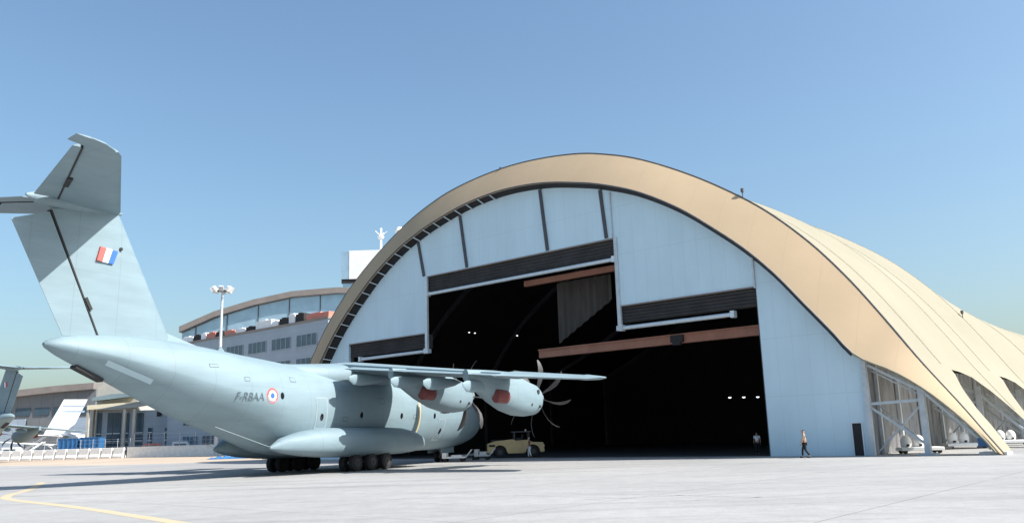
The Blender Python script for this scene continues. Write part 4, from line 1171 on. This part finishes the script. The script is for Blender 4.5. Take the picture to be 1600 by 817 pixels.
# blue tarpaulin heap on the ground
a = at(326, 719, 118); b = at(402, 719, 118)
bm = bmesh.new(); n = 24; g = {}
for i in range(n+1):
    for j in range(7):
        x = a.x+(b.x-a.x)*i/n; y = 117+2.4*j/6; e_ = math.sin(math.pi*i/n)**.4*math.sin(math.pi*j/6)
        g[i, j] = bm.verts.new((x, y, .02+e_*(.28+.16*math.sin(i*1.7)+.1*rnd.random())))
for i in range(n):
    for j in range(6): bm.faces.new((g[i, j], g[i+1, j], g[i+1, j+1], g[i, j+1]))
tag(obj('tarpaulin', bm, M['blue'], None, True), 'crumpled dark blue tarpaulin lying on sandy ground left of the main wheels', 'tarpaulin')
# passenger stairs beside the airliner
sp_ = at(52, 690, 178); st = empty('boarding_stairs', (sp_.x, 178, 0), R(10), 'white mobile boarding stairs behind the blocks under the distant wing', 'stairs')
bm = bmesh.new()
for k in range(10): box2(bm, (-2.2+k*.42, -.6, .5+k*.3), (-1.75+k*.42, .6, .56+k*.3))
obj('flight_of_steps', bm, M['steel'], st)
for y in (-.66, .66):
    bm = bmesh.new(); beam(bm, (-2.4, y, .4), (2.1, y, 3.5), .06, .3); beam(bm, (-2.4, y, 1.4), (2.1, y, 4.5), .05, .05); obj('side_rail', bm, M['white'], st)
bm = bmesh.new(); box2(bm, (-2.2, -.6, .3), (2.2, .6, .45)); beam(bm, (1.9, -.5, .45), (1.9, -.5, 3.3), .08, .08); beam(bm, (1.9, .5, .45), (1.9, .5, 3.3), .08, .08); obj('chassis', bm, M['dsteel'], st)
for x in (-1.6, 1.6):
    for y in (-.6, .6):
        bm = bmesh.new(); lathe(bm, ((-.08, .1), (-.08, .28), (.08, .28), (.08, .1)), 12, Matrix.Translation((x, y, .284)), 'Y'); obj('wheel', bm, M['rubber'], st)
# ground vehicles and stairs behind the blocks
def service_van(px, Y, L, h, m, label, rz=0):
    p_ = at(px, 690, Y)
    t = empty('service_van', (p_.x, Y, 0), rz, label, 'van')
    bm = bmesh.new(); pr = [(-L/2, .35), (-L/2, h), (L*.18, h), (L*.34, h*.62), (L*.5, h*.52), (L*.5, .35)]
    prism(bm, pr, -.9, .9); obj('body', bm, m, t, bevel=.08)
    bm = bmesh.new(); box2(bm, (-L*.4, -.92, h*.6), (L*.14, -.9, h*.85)); obj('side_window', bm, M['win'], t)
    for x in (-L*.32, L*.32):
        for s in (-1, 1):
            bm = bmesh.new(); lathe(bm, ((-.12, .12), (-.12, .34), (.12, .34), (.12, .12)), 14, Matrix.Translation((x, s*.85, .343)), 'Y'); obj('wheel', bm, M['rubber'], t, True)
service_van(24, 182, 4.6, 2.6, M['white'], 'white van parked behind the blocks near the left edge')
service_van(70, 184, 4.2, 2.5, M['clad'], 'grey van parked behind the blocks under the airliner wing', R(12))
service_van(290, 167, 4.6, 2.7, M['white'], 'white van parked behind the wire fence right of the workshop', R(-8))
service_van(243, 169, 4.2, 2.5, M['red'], 'red van parked behind the wire fence beside the workshop', R(5))
